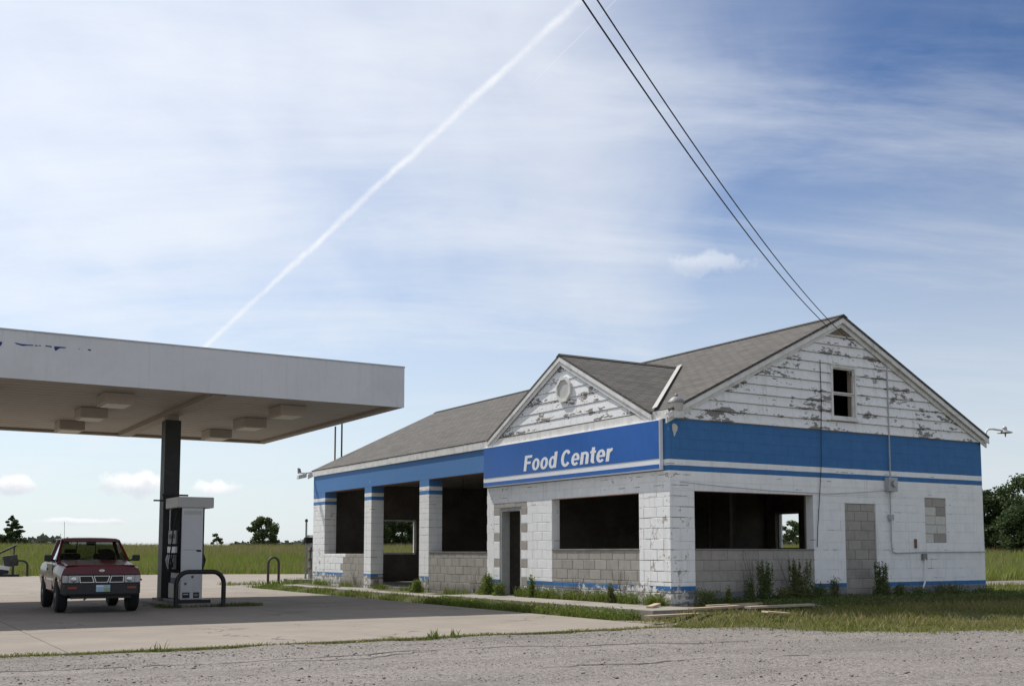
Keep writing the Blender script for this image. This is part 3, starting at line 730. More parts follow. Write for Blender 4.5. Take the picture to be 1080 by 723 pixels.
# louvre in the peak
lv = MB().prism([(uL(5.77)+.1, .0, 5.77), (uR(5.77)-.1, .0, 5.77), (4.65, .0, 6.04)], (0, -.012, 0)).build('louvre', GREYPL, bld)
for k in range(5):
    z = 5.785+k*.046; a, b = uL(z)+.16, uR(z)-.16
    if b-a > .1: MB().add([(a, -.05, z), (b, -.05, z), (b-.03, -.014, z+.034), (a+.03, -.014, z+.034), (a, -.044, z-.006), (b, -.044, z-.006), (b-.03, -.013, z+.026), (a+.03, -.013, z+.026)],
                          [(0, 1, 2, 3), (4, 7, 6, 5), (0, 4, 5, 1), (2, 6, 7, 3), (0, 3, 7, 4), (1, 5, 6, 2)]).build('slat', OLDWOOD, lv)
MB().box(uL(5.77)+.08, uR(5.77)-.08, -.05, -.013, 5.745, 5.768).build('louvre_sill', TRIM, lv)
# attic window
aw = frame('side', 4.345, 5.105, 3.985, 5.13, -.055, .03, .05, TRIM, bld, 'window')
MB().box(4.31, 5.14, -.085, .0, 3.952, 3.984).build('sill', TRIM, aw)
MB().box(4.33, 5.12, -.075, .0, 5.131, 5.16).build('drip_cap', TRIM, aw)
us_ = frame('side', 4.396, 5.054, 4.54, 5.079, -.02, .02, .026, TRIM, aw, 'sash')
ls_ = frame('side', 4.396, 5.054, 4.037, 4.53, .0, .04, .024, TRIM, aw, 'sash')
DKGLASS = mat_glass('attic_glass', (.55, .58, .58))
MB().prism([(5.028, .0, 5.053), (4.93, .0, 5.053), (4.955, .0, 5.0), (5.0, .0, 4.97), (5.028, .0, 4.90)], (0, .004, 0)).build('broken_pane', DKGLASS, aw)
MB().prism([(4.422, .012, 4.062), (4.50, .012, 4.062), (4.45, .012, 4.12), (4.422, .012, 4.22)], (0, .004, 0)).build('broken_pane', DKGLASS, aw)
# rakes
def rake_side(name, vv0, vv1, ztop, zbot, flip):
    f = (lambda u: 2*RU-u) if flip else (lambda u: u)
    lo = -.12; P4 = [(f(lo), vv0, roof_z(lo)-ztop), (f(RU), vv0, RZ-ztop), (f(RU), vv0, RZ-zbot), (f(lo), vv0, roof_z(lo)-zbot)]
    MB().prism(P4, (0, vv1-vv0, 0)).build(name, TRIM, bld)
for fl in (False, True):
    rake_side('rake_board', -.145, -.115, .054, .16, fl); rake_side('rake_frieze', -.075, -.045, .11, .25, fl); rake_side('rake_soffit', -.114, -.0, .07, .10, fl)
# cornice returns at the corners of the gable
MB().box(-.12, .07, -.14, -.05, 3.725, 3.83).build('eave_return', TRIM, bld)
MB().box(9.27, 9.42, -.14, -.05, 3.73, 3.83).build('eave_return', TRIM, bld)
# --- front gable
def vL(z): return G0+(z+.12-3.885)/((GZ-3.885)/(GV-G0))
def vR(z): return 2*GV-vL(z)
fg = MB().prism([(.0, vL(3.9), 3.9), (.0, vR(3.9), 3.9), (.0, GV, GZ-.1)], (.12, 0, 0)).build('gable_wall', OLDWOOD, bld)
siding(fg, 'front', 3.905, 5.30, lambda z: vL(z)+.09, lambda z: vR(z)-.09, step=.205)
GS = (GZ-3.885)/(GV-G0)
for fl in (False, True):
    f = (lambda v: 2*GV-v) if fl else (lambda v: v)
    z = lambda v: 3.885+(v-G0)*GS
    for nm, u0, u1, t, b in (('rake_board', -.082, -.058, .054, .15), ('rake_frieze', -.056, -.044, .10, .25), ('rake_soffit', -.057, -.0, .065, .09)):
        MB().prism([(u0, f(G0), z(G0)-t), (u0, f(GV), GZ-t), (u0, f(GV), GZ-b), (u0, f(G0), z(G0)-b)], (u1-u0, 0, 0)).build(nm, TRIM, bld)
# octagonal vent
def octo(rv, rz, du0, du1, inner=None):
    c = (3.51, 4.71); pts = [(math.cos(math.pi/8+k*math.pi/4), math.sin(math.pi/8+k*math.pi/4)) for k in range(8)]
    mb = MB()
    if inner is None: mb.prism([(du0, c[0]+x*rv, c[1]+y*rz) for x, y in pts], (du1-du0, 0, 0))
    else:
        for k in range(8):
            (x, y), (x2, y2) = pts[k], pts[(k+1) % 8]
            mb.prism([(du0, c[0]+x*rv, c[1]+y*rz), (du0, c[0]+x2*rv, c[1]+y2*rz), (du0, c[0]+x2*rv*inner, c[1]+y2*rz*inner), (du0, c[0]+x*rv*inner, c[1]+y*rz*inner)], (du1-du0, 0, 0))
    return mb
ov = octo(.30, .29, -.075, -.02, .78).build('octagon_vent', TRIM, bld); octo(.235, .228, -.05, -.02).build('vent_panel', PUMPTOP, ov)
# frieze and eave boards along the front
MB().box(-.040, -.004, -.02, 3.2, 3.722, 3.895).build('frieze_board', TRIM, bld)
MB().box(-.038, -.004, 3.204, 6.925, 3.722, 3.893).build('frieze_board', TRIM, bld)
MB().box(-.035, -.004, 6.93, 12.6, 3.702, 3.893).build('fascia_board', TRIM, bld)
MB().box(-.033, -.004, 12.604, 18.70, 3.702, 3.892).build('fascia_board', TRIM, bld)
MB().prism([(.02, 18.46, 3.722), (9.28, 18.46, 3.722), (4.65, 18.46, 6.08)], (0, .12, 0)).build('gable_wall', TRIM, bld)
for fl in (False, True):
    f = (lambda u: 2*RU-u) if fl else (lambda u: u)
    MB().prism([(f(-.17), 18.70, roof_z(-.17)-.056), (f(RU), 18.70, RZ-.056), (f(RU), 18.70, RZ-.22), (f(-.17), 18.70, roof_z(-.17)-.22)], (0, .03, 0)).build('rake_board', TRIM, bld)

# ------------------------------------------------------------------ sign
sg = thing('shop_sign', 'long blue sign reading Food Center in white italic letters above shop front', 'sign', 0, 0, 2.75)
MB().box(-.095, -.010, .17, 6.94, 0, .965).build('cabinet', SIGNWHITE, sg, bevel=.008)
for a, b in [(.195, .95), (.953, 3.9), (3.903, 6.925)]:
    MB().box(-.101, -.096, a, b, .215, .945).build('face_panel', SIGNBLUE, sg)
    MB().box(-.101, -.096, a, b, .025, .108).build('lower_stripe', SIGNBLUE, sg)
LET = []
def q_rect(x0, x1, y0_, y1_): return [[(x0, y0_), (x1, y0_), (x1, y1_), (x0, y1_)]]
def q_arc(cx, cy, rx, ry, ix, iy, a0, a1, n=20):
    out = []
    for k in range(n):
        t0, t1 = R(a0+(a1-a0)*k/n), R(a0+(a1-a0)*(k+1)/n)
        out.append([(cx+rx*math.cos(t0), cy+ry*math.sin(t0)), (cx+rx*math.cos(t1), cy+ry*math.sin(t1)), (cx+ix*math.cos(t1), cy+iy*math.sin(t1)), (cx+ix*math.cos(t0), cy+iy*math.sin(t0))])
    return out
S_ = .205
GL = {'F': (.56, [q_rect(0, S_, 0, 1), q_rect(S_-.01, .56, .83, 1), q_rect(S_-.01, .50, .44, .60)]),
      'o': (.56, [q_arc(.28, .365, .28, .385, .095, .235, 0, 360, 28)]),
      'd': (.57, [q_arc(.27, .365, .27, .385, .09, .235, 0, 360, 28), q_rect(.57-S_, .57, 0, 1)]),
      'C': (.66, [q_arc(.34, .5, .34, .52, .145, .345, 38, 322, 28)]),
      'e': (.56, [q_arc(.28, .365, .28, .385, .095, .235, 0, 318, 28), q_rect(.08, .555, .30, .42)]),
      'n': (.55, [q_rect(0, S_, 0, .735), q_arc(.275, .43, .275, .32, .09, .17, 0, 150, 14), q_rect(.55-S_+.005, .55, 0, .432)]),
      't': (.37, [q_rect(.08, .08+S_, .10, .94), q_rect(0, .37, .595, .735), q_arc(.30, .17, .22, .18, .03, .035, 180, 285, 8)]),
      'r': (.38, [q_rect(0, S_, 0, .735), q_arc(.34, .43, .31, .32, .12, .14, 85, 160, 8)])}
lx = 0.0; polys = []
for ch in 'Food Center':
    if ch == ' ': lx += .24; continue
    w_, prims = GL[ch]
    for k, pr in enumerate(prims):
        for pl in pr: polys.append((k, [(lx+x+.13*y, y) for x, y in pl]))
    lx += w_+.065
X1 = max(x for _, pl in polys for x, _ in pl); mb = MB()
for k, pl in polys:
    f = -.1035-.0011*k
    mb.prism([(f, 5.08-x/X1*3.43, 3.025-2.75+y*.35) for x, y in pl], (.004+.0011*k, 0, 0))
mb.build('lettering', SIGNWHITE, sg)

# ------------------------------------------------------------------ fittings on the shop
mt = thing('meter_box', 'grey electric meter box on the side wall below the blue stripes', 'meter box', 6.09, -.0, 2.5)
MB().box(-.14, .14, -.13, -.004, 0, .30).build('housing', CONDUIT, mt, bevel=.01)
MB().lathe([(.07, 0), (.07, .04), (.05, .06)], 'y', 16, (0, -.19, .17)).build('dial', STEEL, mt)
pp = MB(); pp.tube([(.0, -.05, .30), (0, -.05, 2.0), (0, -.05, 2.75)], .015); pp.build('riser_pipe', CONDUIT, mt)
pp = MB(); pp.tube([(-.02, -.045, .0), (-.02, -.045, -1.2), (.0, -.045, -1.30), (.12, -.045, -1.33), (.9, -.045, -1.31), (3.18, -.045, -1.30)], .014); pp.build('conduit', CONDUIT, mt)
MB().box(-.07, .03, -.09, -.004, -.62, -.50).build('junction_box', CONDUIT, mt)
o = MB().tube([W(4.03, -.045, 5.2), W(4.03, -.055, 4.3), W(4.0, -.05, 3.6), W(3.99, -.045, 3.0), W(3.93, -.03, 2.3), W(3.86, -.03, 1.7), W(3.84, -.02, 1.3)], .008, 6).build('drop_cable', CABLE)
tag(o, 'thin dark cable hanging down the side wall left of the attic window', 'cable')
o = MB().tube([W(.25, -.02, 2.52), W(1.2, -.025, 2.47), W(2.6, -.025, 2.42), W(4.2, -.03, 2.40), W(5.2, -.03, 2.46), W(5.95, -.03, 2.52)], .006, 5).build('wall_wire', CONDUIT)
tag(o, 'pale wire sagging along the side wall towards the meter box', 'wire')
o = MB().tube([W(7.15, -.03, 1.12), W(7.14, -.05, .8), W(7.1, -.06, .55), W(6.98, -.10, .40), W(6.9, -.14, .24)], .018, 6).build('loose_pipe', SIGNWHITE)
tag(o, 'white bent pipe coming off the side wall near the ground', 'pipe')
o = MB().box(7.08, 7.22, -.05, -.004, 1.02, 1.16)
o = o.build('outlet_box', GREYPL); o.location = W(0, 0); o.rotation_euler = (0, 0, YA); tag(o, 'small dark outlet box low on the side wall under the blocked window', 'outlet')
o = MB().box(6.86, 6.92, -.03, -.004, 1.28, 1.48).build('wall_bracket', RUST); o.location = W(0, 0); o.rotation_euler = (0, 0, YA); tag(o, 'tiny dark bracket above the wall conduit', 'bracket')
# gooseneck lamp on the far corner
lm = thing('gooseneck_lamp', 'gooseneck lamp with metal shade reaching out from the far gable corner', 'lamp', 9.36, -.1, 3.78)
MB().tube([(0, 0, 0), (.0, 0, .14), (.03, 0, .22), (.10, 0, .27), (.25, 0, .285), (.62, 0, .27)], .024, 8).build('arm', TRIM, lm, smooth=True)
MB().lathe([(.03, .12), (.05, .10), (.055, .03), (.17, -.02), (.175, -.035), (.15, -.03), (.03, .0)], 'z', 18, (.72, 0, .25)).build('shade', STEEL, lm, smooth=True)
MB().lathe([(.01, .0), (.02, -.03), (.012, -.09), (.004, -.10)], 'z', 8, (.74, 0, .22)).build('bulb', GREYPL, lm)
# twin floodlight at the left eave
fl = thing('flood_light', 'old floodlight on a bracket at the left garage eave', 'lamp', -.05, 18.72, 3.80)
MB().tube([(0, 0, .05), (-.18, 0, .02), (-.30, 0, 0)], .02, 6).build('arm', STEEL, fl)
MB().add([(-.48, -.09, -.20), (-.20, -.09, -.13), (-.18, -.09, .0), (-.46, -.09, -.06), (-.48, .09, -.20), (-.20, .09, -.13), (-.18, .09, .0), (-.46, .09, -.06)],
         [(0, 1, 2, 3), (7, 6, 5, 4), (0, 4, 5, 1), (2, 6, 7, 3), (0, 3, 7, 4), (1, 5, 6, 2)]).build('lamp_head', PUMPTOP, fl)
MB().add([(-.46, -.05, .0), (-.36, -.05, .02), (-.40, -.05, .16), (-.47, -.05, .18), (-.46, .05, .0), (-.36, .05, .02), (-.40, .05, .16), (-.47, .05, .18)],
         [(0, 1, 2, 3), (7, 6, 5, 4), (0, 4, 5, 1), (2, 6, 7, 3), (0, 3, 7, 4), (1, 5, 6, 2)]).build('ballast', GREYPL, fl)
MB().box(-.45, -.22, -.06, .06, -.005, .03).build('yoke', SIGNWHITE, fl)
# capped metal fixture on the near corner of the eave
cp = thing('corner_fixture', 'grey capped metal fixture standing on the near roof corner', 'fixture', .10, -.10, 3.72)
MB().box(-.11, .11, -.08, .08, 0, .13).build('base', TRIM, cp)
MB().lathe([(.10, .13), (.125, .17), (.135, .29), (.14, .30)], 'z', 16).build('drum', PUMPTOP, cp, smooth=True)
MB().lathe([(.165, .29), (.15, .33), (.08, .39), (.03, .41), (.035, .44), (.015, .465)], 'z', 16).build('cap', GREYPL, cp, smooth=True)
# vent pipes behind the left end
for k, (uu, zt, nm) in enumerate([(.88, 5.48, 'rusty vent pipe rising behind the left end of the garage roof'), (1.12, 5.62, 'dark capped vent pipe rising behind the left end of the garage roof')]):
    vp = thing('vent_pipe', nm, 'pipe', uu, 18.95, 0, group='vent pipes behind the garage')
    MB().tube([(0, 0, 0), (0, 0, zt)], .03, 8).build('pipe', RUST if k == 0 else BLACK, vp)
    if k: MB().lathe([(.05, zt-.02), (.05, zt+.06), (.02, zt+.09)], 'z', 10).build('cap', BLACK, vp)
# power lines from the gable to a pole behind the camera
def wire(P0, P1, sag, r, label):
    pts = []
    for i in range(41):
        t = i/40; p = Vector(P0).lerp(Vector(P1), t); p.z -= 4*sag*t*(1-t); pts.append(p)
    o = MB().tube(pts, r, 6).build('power_line', CABLE, smooth=True); tag(o, label, 'power line', 'power lines to the gable'); return o
wire(W(4.2, -.13, 5.9), (-6.5, -8, 7.5), 1.0, .0085, 'left of two black power lines, the one ending at the rake board')
wire(W(5.13, -.06, 5.6), (-5.0, -4, 7.5), 1.0, .0075, 'right of two black power lines, the one ending at the white insulator')
ins = MB().lathe([(.02, 0), (.035, .02), (.02, .04), (.035, .06), (.01, .08)], 'z', 10).build('insulator', SIGNWHITE); ins.location = W(5.13, -.06, 5.56); tag(ins, 'small white insulator under the gable peak', 'insulator')
# a tyre left in the middle bay
ty = MB().lathe([(.36, -.13), (.50, -.13), (.56, -.09), (.57, 0), (.56, .09), (.50, .13), (.36, .13), (.34, 0)], 'y', 28).build('old_tyre', RUBBER, smooth=True)
ty.location = W(1.0, 11.15, .76); ty.rotation_euler = (R(-12), 0, YA+R(70)); tag(ty, 'big old black tyre leaning inside the middle garage bay', 'tyre')

# flaked patch at the near end of the blue band
MB().prism([(.07, -.006, 3.60), (.10, -.006, 3.63), (.17, -.006, 3.615), (.205, -.006, 3.57), (.195, -.006, 3.50), (.16, -.006, 3.46), (.14, -.006, 3.40), (.115, -.006, 3.38), (.10, -.006, 3.44), (.075, -.006, 3.52)], (0, .008, 0)).build('paint_flake', OLDWHITE, bld)
# bits left hanging and standing inside
for k, (a, b, c) in enumerate([(3.2, 7.9, 1.1), (4.6, 9.0, .8), (2.2, 12.2, .9), (5.2, 2.2, 1.0), (3.6, 3.9, .7)]):
    MB().tube([(a, b, 3.45), (a+.03, b+.05, 3.45-c*.5), (a-.04, b+.02, 3.45-c)], .012, 5).build('hanging_wire', CABLE, bld)
for k, (a, b, h_) in enumerate([(7.6, 8.6, 1.7), (7.9, 11.0, 1.2), (6.8, 13.2, 1.5), (8.2, 3.2, 1.6)]):
    sv = MB().box(a, a+.9, b, b+.45, .2, .24)
    for z in (.8, 1.4):
        if z < h_: sv.box(a, a+.9, b, b+.45, z, z+.03)
    for q in ((a, b), (a+.86, b), (a, b+.41), (a+.86, b+.41)): sv.box(q[0], q[0]+.04, q[1], q[1]+.04, .24, .2+h_)
    sv.build('rusty_shelf', RUST, bld)
for k, (a, b) in enumerate([(3.0, 7.1), (4.4, 7.05), (6.0, 7.08)]):
    o = MB().box(-.02, .02, -.06, .06, 0, 2.3).build('leaning_board', OLDWOOD, bld, (a, b, .2)); o.rotation_euler = (R(-9), R(4*(k-1)), 0)
# ================================================================== fuel canopy
CU, CV, CD, CT, CB = -2.718, 5.922, 9.68, 5.321, 4.406
cn = thing('fuel_canopy', 'flat white fuel station canopy with peeled blue lettering on dark column', 'canopy', -6.83, 9.97, 0)
def cl(u, v): return u+6.83, v-9.97
CL = -16.9
x0, y0 = cl(CL, CV); x1, y1 = cl(CU, CV+CD)
seams = [CU, CU-2.48, CU-3.57, CU-5.56, CU-8.6, CU-11.6, CL]
for a, b in zip(seams[1:], seams[:-1]):
    j = random.uniform(-.003, .003); xa, xb = cl(a, 0)[0]+.0006, cl(b, 0)[0]-.0006
    MB().box(xa, xb, y0+j, y0+.03+j, CB, CT).build('fascia_panel', FASCIA, cn)
for k in range(3):
    ya, yb = y0+.032+k*(CD-.064)/3, y0+.032+(k+1)*(CD-.064)/3
    MB().box(x1-.03, x1-.001, ya+.002, yb-.002, CB+.002, CT-.002).build('fascia_panel', FASCIA, cn)
    MB().box(x0+.001, x0+.03, ya+.002, yb-.002, CB+.002, CT-.002).build('fascia_panel', FASCIA, cn)
for k in range(4):
    xa, xb = x0+k*(x1-x0)/4, x0+(k+1)*(x1-x0)/4
    MB().box(xa+.002, xb-.002, y1-.03, y1, CB, CT).build('fascia_panel', FASCIA, cn)
MB().box(x0+.031, x1-.031, y0+.034, y1-.031, CB+.07, CB+.13).build('soffit', SOFFIT, cn)
# soffit deck ribs (joints of the pans)
k = y0+.5
rb = MB()
while k < y1-.2:
    rb.box(x0+.04, x1-.04, k, k+.010, CB+.066, CB+.0695); k += .405
rb.build('soffit_joints', SOFFIT2, cn)
MB().box(x0+.031, x1-.031, y0+.034, y1-.031, CT-.16, CT-.10).build('roof_deck', STEEL, cn)
et = MB(); et.box(x0+.031, x1-.031, y1-.24, y1-.032, CB+.0, CB+.064); et.box(x1-.22, x1-.032, y0+.036, y1-.242, CB+.001, CB+.064); et.box(x0+.032, x1-.222, y0+.036, y0+.16, CB+.001, CB+.064)
et.build('edge_gutter', SOFFIT2, cn)
MB().box(x0-.006, x1+.006, y0-.010, y0-.001, CT-.02, CT+.012).build('drip_edge', STEEL, cn)
MB().box(x1+.001, x1+.010, y0-.01, y1, CT-.02, CT+.012).build('drip_edge', STEEL, cn)
cols = []
for ux in (-6.83, -13.1):
    bx, _ = cl(ux, 0)
    MB().box(bx-.15, bx+.15, y0+.17, y1-.25, CB-.03, CB+.064).build('beam', SOFFIT2, cn)
    c = MB().box(bx-.18, bx+.18, -.19, .19, .14, CB-.14).build('column', COLUMN, cn, bevel=.008)
    MB().box(bx-.13, bx+.13, -.16, .16, CB-.14, CB-.03).build('column_cap', SOFFIT2, cn)
    MB().box(bx-.26, bx+.26, -.3, .3, .02, .14).build('column_base', WALKMAT, cn)
def lampbox(u, v):
    x, y = cl(u, v); b = MB().box(x-.30, x+.30, y-.42, y+.42, CB-.155, CB+.066).build('light_box', LAMPBOX, cn, bevel=.012)
    MB().box(x-.24, x+.24, y-.36, y+.36, CB-.168, CB-.156).build('lens', LENS, b)
for uu in (-4.80, -8.55, -11.2, -15.0):
    for vv in (7.72, 10.45, 13.35): lampbox(uu, vv)
# flakes of the old lettering
def fp(x, y):   # photograph pixel on the front fascia plane -> local
    f, th, py = 1150.83, .0898, 477.86; a = (x-540)/f; b = -(y-py)/f
    d = Vector((a, math.cos(th)-b*math.sin(th), math.sin(th)+b*math.cos(th))); c = Vector((0, 0, CAMZ))
    nrm = Vector((VX, VY, 0)); k = nrm.dot(W(CU, CV)-c)/nrm.dot(d); p = c+d*k; q = p-W(0, 0)
    return q.x*UX+q.y*UY+6.83, y0-.006, p.z
flk = [[(-6, 359), (2.4, 360.5), (1.8, 363), (0, 365), (-5, 366)], [(15.5, 361), (22, 362.5), (29, 363.2), (35, 363.5), (35, 364.4), (28, 364.2), (24, 364.6), (17, 362.6)], [(37, 363.6), (39.5, 364), (39.5, 365), (37, 364.6)], [(41, 363.8), (43, 364), (43, 364.8), (41, 364.6)],
       [(48, 364), (54, 364.8), (54.5, 366.3), (52, 365.6), (48, 365)], [(57, 365), (69.5, 366), (69.5, 366.8), (63, 367), (58.5, 370), (57.5, 368)], [(82.5, 367.3), (83.8, 367.5), (83.6, 368.5)], [(92.5, 368), (96, 368.4), (95.8, 369.8), (93, 369.2)]]
for pl in flk:
    MB().prism([fp(*q) for q in pl], (0, .005, 0)).build('letter_flake', BLUEBIT, cn)

# ------------------------------------------------------------------ pump island
isl = MB(); isl.prism([(-7.35, 7.95, 0), (-7.25, 7.85, 0), (-6.05, 7.85, 0), (-5.95, 7.95, 0), (-5.95, 11.6, 0), (-7.35, 11.6, 0)], (0, 0, .075))
isl = isl.build('pump_island', WALKMAT, bevel=.015); isl.location = W(0, 0, .002); isl.rotation_euler = (0, 0, YA); structure(isl)
pu = thing('fuel_dispenser', 'tall white fuel dispenser with black panel standing by the canopy column', 'fuel dispenser', -6.69, 8.9, .075)
MB().box(-.33, .42, -.58, .62, 0, .075).build('plinth', BLACK, pu, bevel=.008)
MB().box(-.235, .235, -.50, .52, .076, 2.10).build('cabinet', PUMPWHITE, pu, bevel=.014)
MB().box(-.34, .46, -.53, .58, 2.10, 2.34).build('top_canopy', PUMPTOP, pu, bevel=.02)
MB().box(-.2, .2, -.506, -.4985, 1.165, 1.172).build('door_seam', GREYPL, pu)
MB().box(.10, .20, -.51, -.499, 1.13, 1.165).build('latch', BLACKPL, pu)
for xx, w in ((-.19, .16), (.05, .13)):
    MB().box(xx, xx+w, -.506, -.4995, .11, .235).build('warning_label', INK, pu)
MB().box(-.17, -.06, -.508, -.5061, .185, .205).build('label_print', PUMPWHITE, pu); MB().box(.075, .155, -.508, -.5061, .15, .20).build('label_print', GREYPL, pu)
for sd_ in (-1, 1):
    X = .235*sd_
    def bx(a, b, y0_, y1_, z0_, z1_, nm, mt): return MB().box(min(X+a*sd_, X+b*sd_), max(X+a*sd_, X+b*sd_), y0_, y1_, z0_, z1_).build(nm, mt, pu, bevel=.006)
    bx(.002, .035, -.47, .48, .66, 2.09, 'panel', BLACKPL)
    bx(.002, .020, -.46, .47, .09, .64, 'lower_door', PUMPTOP)
    bx(.036, .075, -.30, .38, 1.30, 1.60, 'display', GREYPL)
    for q in range(2): bx(.076, .080, -.22+q*.3, -.0+q*.3, 1.42, 1.52, 'readout', INK)
    bx(.036, .09, -.30, .38, 1.10, 1.24, 'selector_card', SIGNWHITE)
    for q in range(3):
        bx(.036, .10, -.26+q*.22, -.13+q*.22, .74, 1.06, 'nozzle_boot', GREYPL)
        MB().tube([(X+.10*sd_, -.2+q*.22, .78), (X+.14*sd_, -.2+q*.22, .95), (X+.10*sd_, -.2+q*.22, 1.06)], .022, 6).build('nozzle', PUMPWHITE if q else BLACK, pu)
    MB().tube([(X+.06*sd_, .30, 2.09), (X+.07*sd_, .28, 1.85), (X+.07*sd_, .27, 1.6)], .016, 6).build('hose_sheath', PUMPWHITE, pu)
MB().tube([(.30, .1, 1.52), (.34, .02, 1.50), (.35, -.02, 1.3), (.35, -.03, .9), (.34, 0, .7), (.30, .08, .66)], .03, 8).build('hose', CABLE, pu, smooth=True)
for sd_ in (-1,):
    X = .235*sd_
    MB().tube([(X+.06*sd_, -.36, 2.02), (X+.16*sd_, -.40, 1.6), (X+.22*sd_, -.40, .9), (X+.20*sd_, -.34, .45), (X+.17*sd_, -.24, .5), (X+.14*sd_, -.2, .85)], .017, 7).build('hose', CABLE, pu, smooth=True)
    MB().box(min(X+.021*sd_, X+.024*sd_), max(X+.021*sd_, X+.024*sd_), -.3, .3, .42, .55).build('faded_decal', BLUEBIT, pu)
MB().box(-.19, .19, -.5075, -.4995, 1.95, 2.03).build('faded_decal', PUMPTOP, pu)
for xx in (-.15, .0): MB().box(xx, xx+.05, -.5065, -.4995, .55+xx, .60+xx).build('rust_spot', RUST, pu)
tr = thing('column_bracket', 'dark steel bracket and tray fixed to the column above the dispenser', 'bracket', -6.83, 9.7, 2.36)
MB().box(-.24, .36, -.02, .03, .13, .17).build('shelf', BLACK, tr); MB().box(-.42, -.18, -.03, .03, .0, .035).build('arm', BLACK, tr); MB().tube([(-.20, .0, .02), (-.20, 0, .15)], .02, 6).build('clamp', BLACK, tr)
def hoop(name, label, u, v, z, w, h, r, mat, rot=0.0, group='steel hoop guards'):
    t = thing(name, label, 'guard rail', u, v, z, rot, group)
    rad = min(.26, w/2-.01); pts = [(-w/2, 0, 0), (-w/2, 0, h-rad)]
    for k in range(1, 7): a = math.pi-k*math.pi/12; pts.append((-w/2+rad+rad*math.cos(a), 0, h-rad+rad*math.sin(a)))
    for k in range(0, 7): a = math.pi/2-k*math.pi/12; pts.append((w/2-rad+rad*math.cos(a), 0, h-rad+rad*math.sin(a)))
    pts.append((w/2, 0, 0))
    MB().tube(pts, r, 10).build('bar', mat, t, smooth=True)
    for s in (-1, 1): MB().lathe([(r*1.9, 0), (r*1.9, .012), (r*1.1, .016)], 'z', 12, (s*w/2, 0, 0)).build('foot_plate', mat, t)
    return t
hoop('hoop_guard', 'black steel hoop guard in front of the white fuel dispenser', -6.68, 7.70, .012, 1.02, .76, .05, BLACK)
hoop('hoop_guard', 'brown steel hoop guard at the back corner left of the garage', -.55, 20.9, .06, .50, .95, .045, plain('hoop_brown', (.06, .045, .04), .7, .3, 6), R(25))
# ------------------------------------------------------------------ air and water post left of the garage
ap = thing('air_post', 'thin rusty air and water post with box beside the left garage corner', 'service post', .40, 20.3, .1)
MB().box(-.62, .45, -.5, .5, -.06, .17).build('plinth', WALKMAT, ap, bevel=.02)
MB().tube([(0, 0, .17), (0, 0, 2.14)], .035, 8).build('pole', GREYPL, ap); MB().lathe([(.05, 2.14), (.055, 2.2), (.03, 2.24)], 'z', 10).build('cap', BLACK, ap)
MB().box(-.04, .30, -.10, .10, 1.40, 1.60).build('box', BLACKPL, ap); MB().box(.05, .30, -.12, .12, 1.60, 1.68).build('box_lid', STEEL, ap)
MB().box(.12, .25, -.08, .08, .17, 1.40).build('cabinet', GREYPL, ap)
MB().tube([(.22, -.12, 1.3), (.30, -.14, .9), (.20, -.14, .55), (.10, -.13, .9), (.16, -.12, 1.25)], .02, 6).build('hose', CABLE, ap)
for z in (.5, .8, 1.1): MB().box(.08, .28, -.10, .10, z, z+.07).build('strap', RUST, ap)
# ------------------------------------------------------------------ wrecked pump on the far island
wk = thing('wrecked_dispenser', 'toppled dark dispenser wreck on the far island at the left edge', 'fuel dispenser', -6.75, 40.2, .06)
MB().box(-.95, .38, -.4, .5, 0, .10).build('plinth', BLACK, wk)
ob = MB().box(-.30, .32, -.3, .3, -.26, .26).build('torn_cabinet', COLUMN, wk, bevel=.02); ob.location = (.0, 0, .72); ob.rotation_euler = (0, R(-8), 0)
ob = MB().box(-1.0, .28, -.32, .32, -.09, .09).build('fallen_door', PUMPWHITE, wk, bevel=.01); ob.location = (-.30, 0, .40); ob.rotation_euler = (0, R(9), 0)
ob = MB().box(-.9, .25, -.28, .3, -.11, .11).build('fallen_door', BLACK, wk, bevel=.01); ob.location = (-.32, .02, .22); ob.rotation_euler = (0, R(-4), 0)
ob = MB().box(-.75, .75, -.07, .07, -.045, .045).build('fallen_arm', BLACK, wk, bevel=.01); ob.location = (-.42, -.1, 1.10); ob.rotation_euler = (0, R(-27), 0)
MB().tube([(.16, 0, .9), (.17, 0, 1.36)], .035, 6).build('strut', BLACK, wk)
hoop('hoop_guard', 'black steel hoop guard beside the toppled dispenser at the far left', -6.35, 39.7, .05, .62, .74, .05, BLACK)

# ================================================================== pickup truck
m_, g_, b_ = base_mat('truck_red'); nz = g_.noise(g_.n('ShaderNodeTexCoord').outputs['Object'], 3, 6, .6)
setin(g_, b_, Base_Color=g_.mix(g_.lstep(nz, .3, .7), (.080, .004, .008), (.118, .008, .013)), Roughness=g_.lstep(nz, .3, .7, .34, .50), Coat_Weight=.35, Coat_Roughness=.12, Specular_IOR_Level=.35)
RED = m_
CHROME = plain('chrome', (.62, .62, .62), .22, .1, 6, metal=1.0, bmp=0)
TRIMBLK = plain('truck_trim', (.022, .021, .021), .5, .2, 8); LAMPGL = plain('headlamp_glass', (.42, .43, .42), .12, .2, 12, bmp=0, spec=.8)
AMBER = plain('amber_lens', (.25, .05, .02), .3, .1, 8, bmp=0); RIM = plain('wheel_rim', (.20, .19, .18), .45, .25, 9, metal=.6); SEAT = plain('seat_cloth', (.035, .033, .032), .9, .2, 9)
GLASS = mat_glass('car_glass', (.42, .46, .43)); PLATE = plain('plate_blue', (.36, .48, .58), .45, .15, 14, bmp=0); PLATE2 = plain('plate_green', (.26, .36, .20), .45, .15, 14, bmp=0)
tk = thing('pickup_truck', 'dark red compact pickup truck parked under the canopy facing the road', 'pickup truck', -8.90, 7.15, .012, R(-2.5))
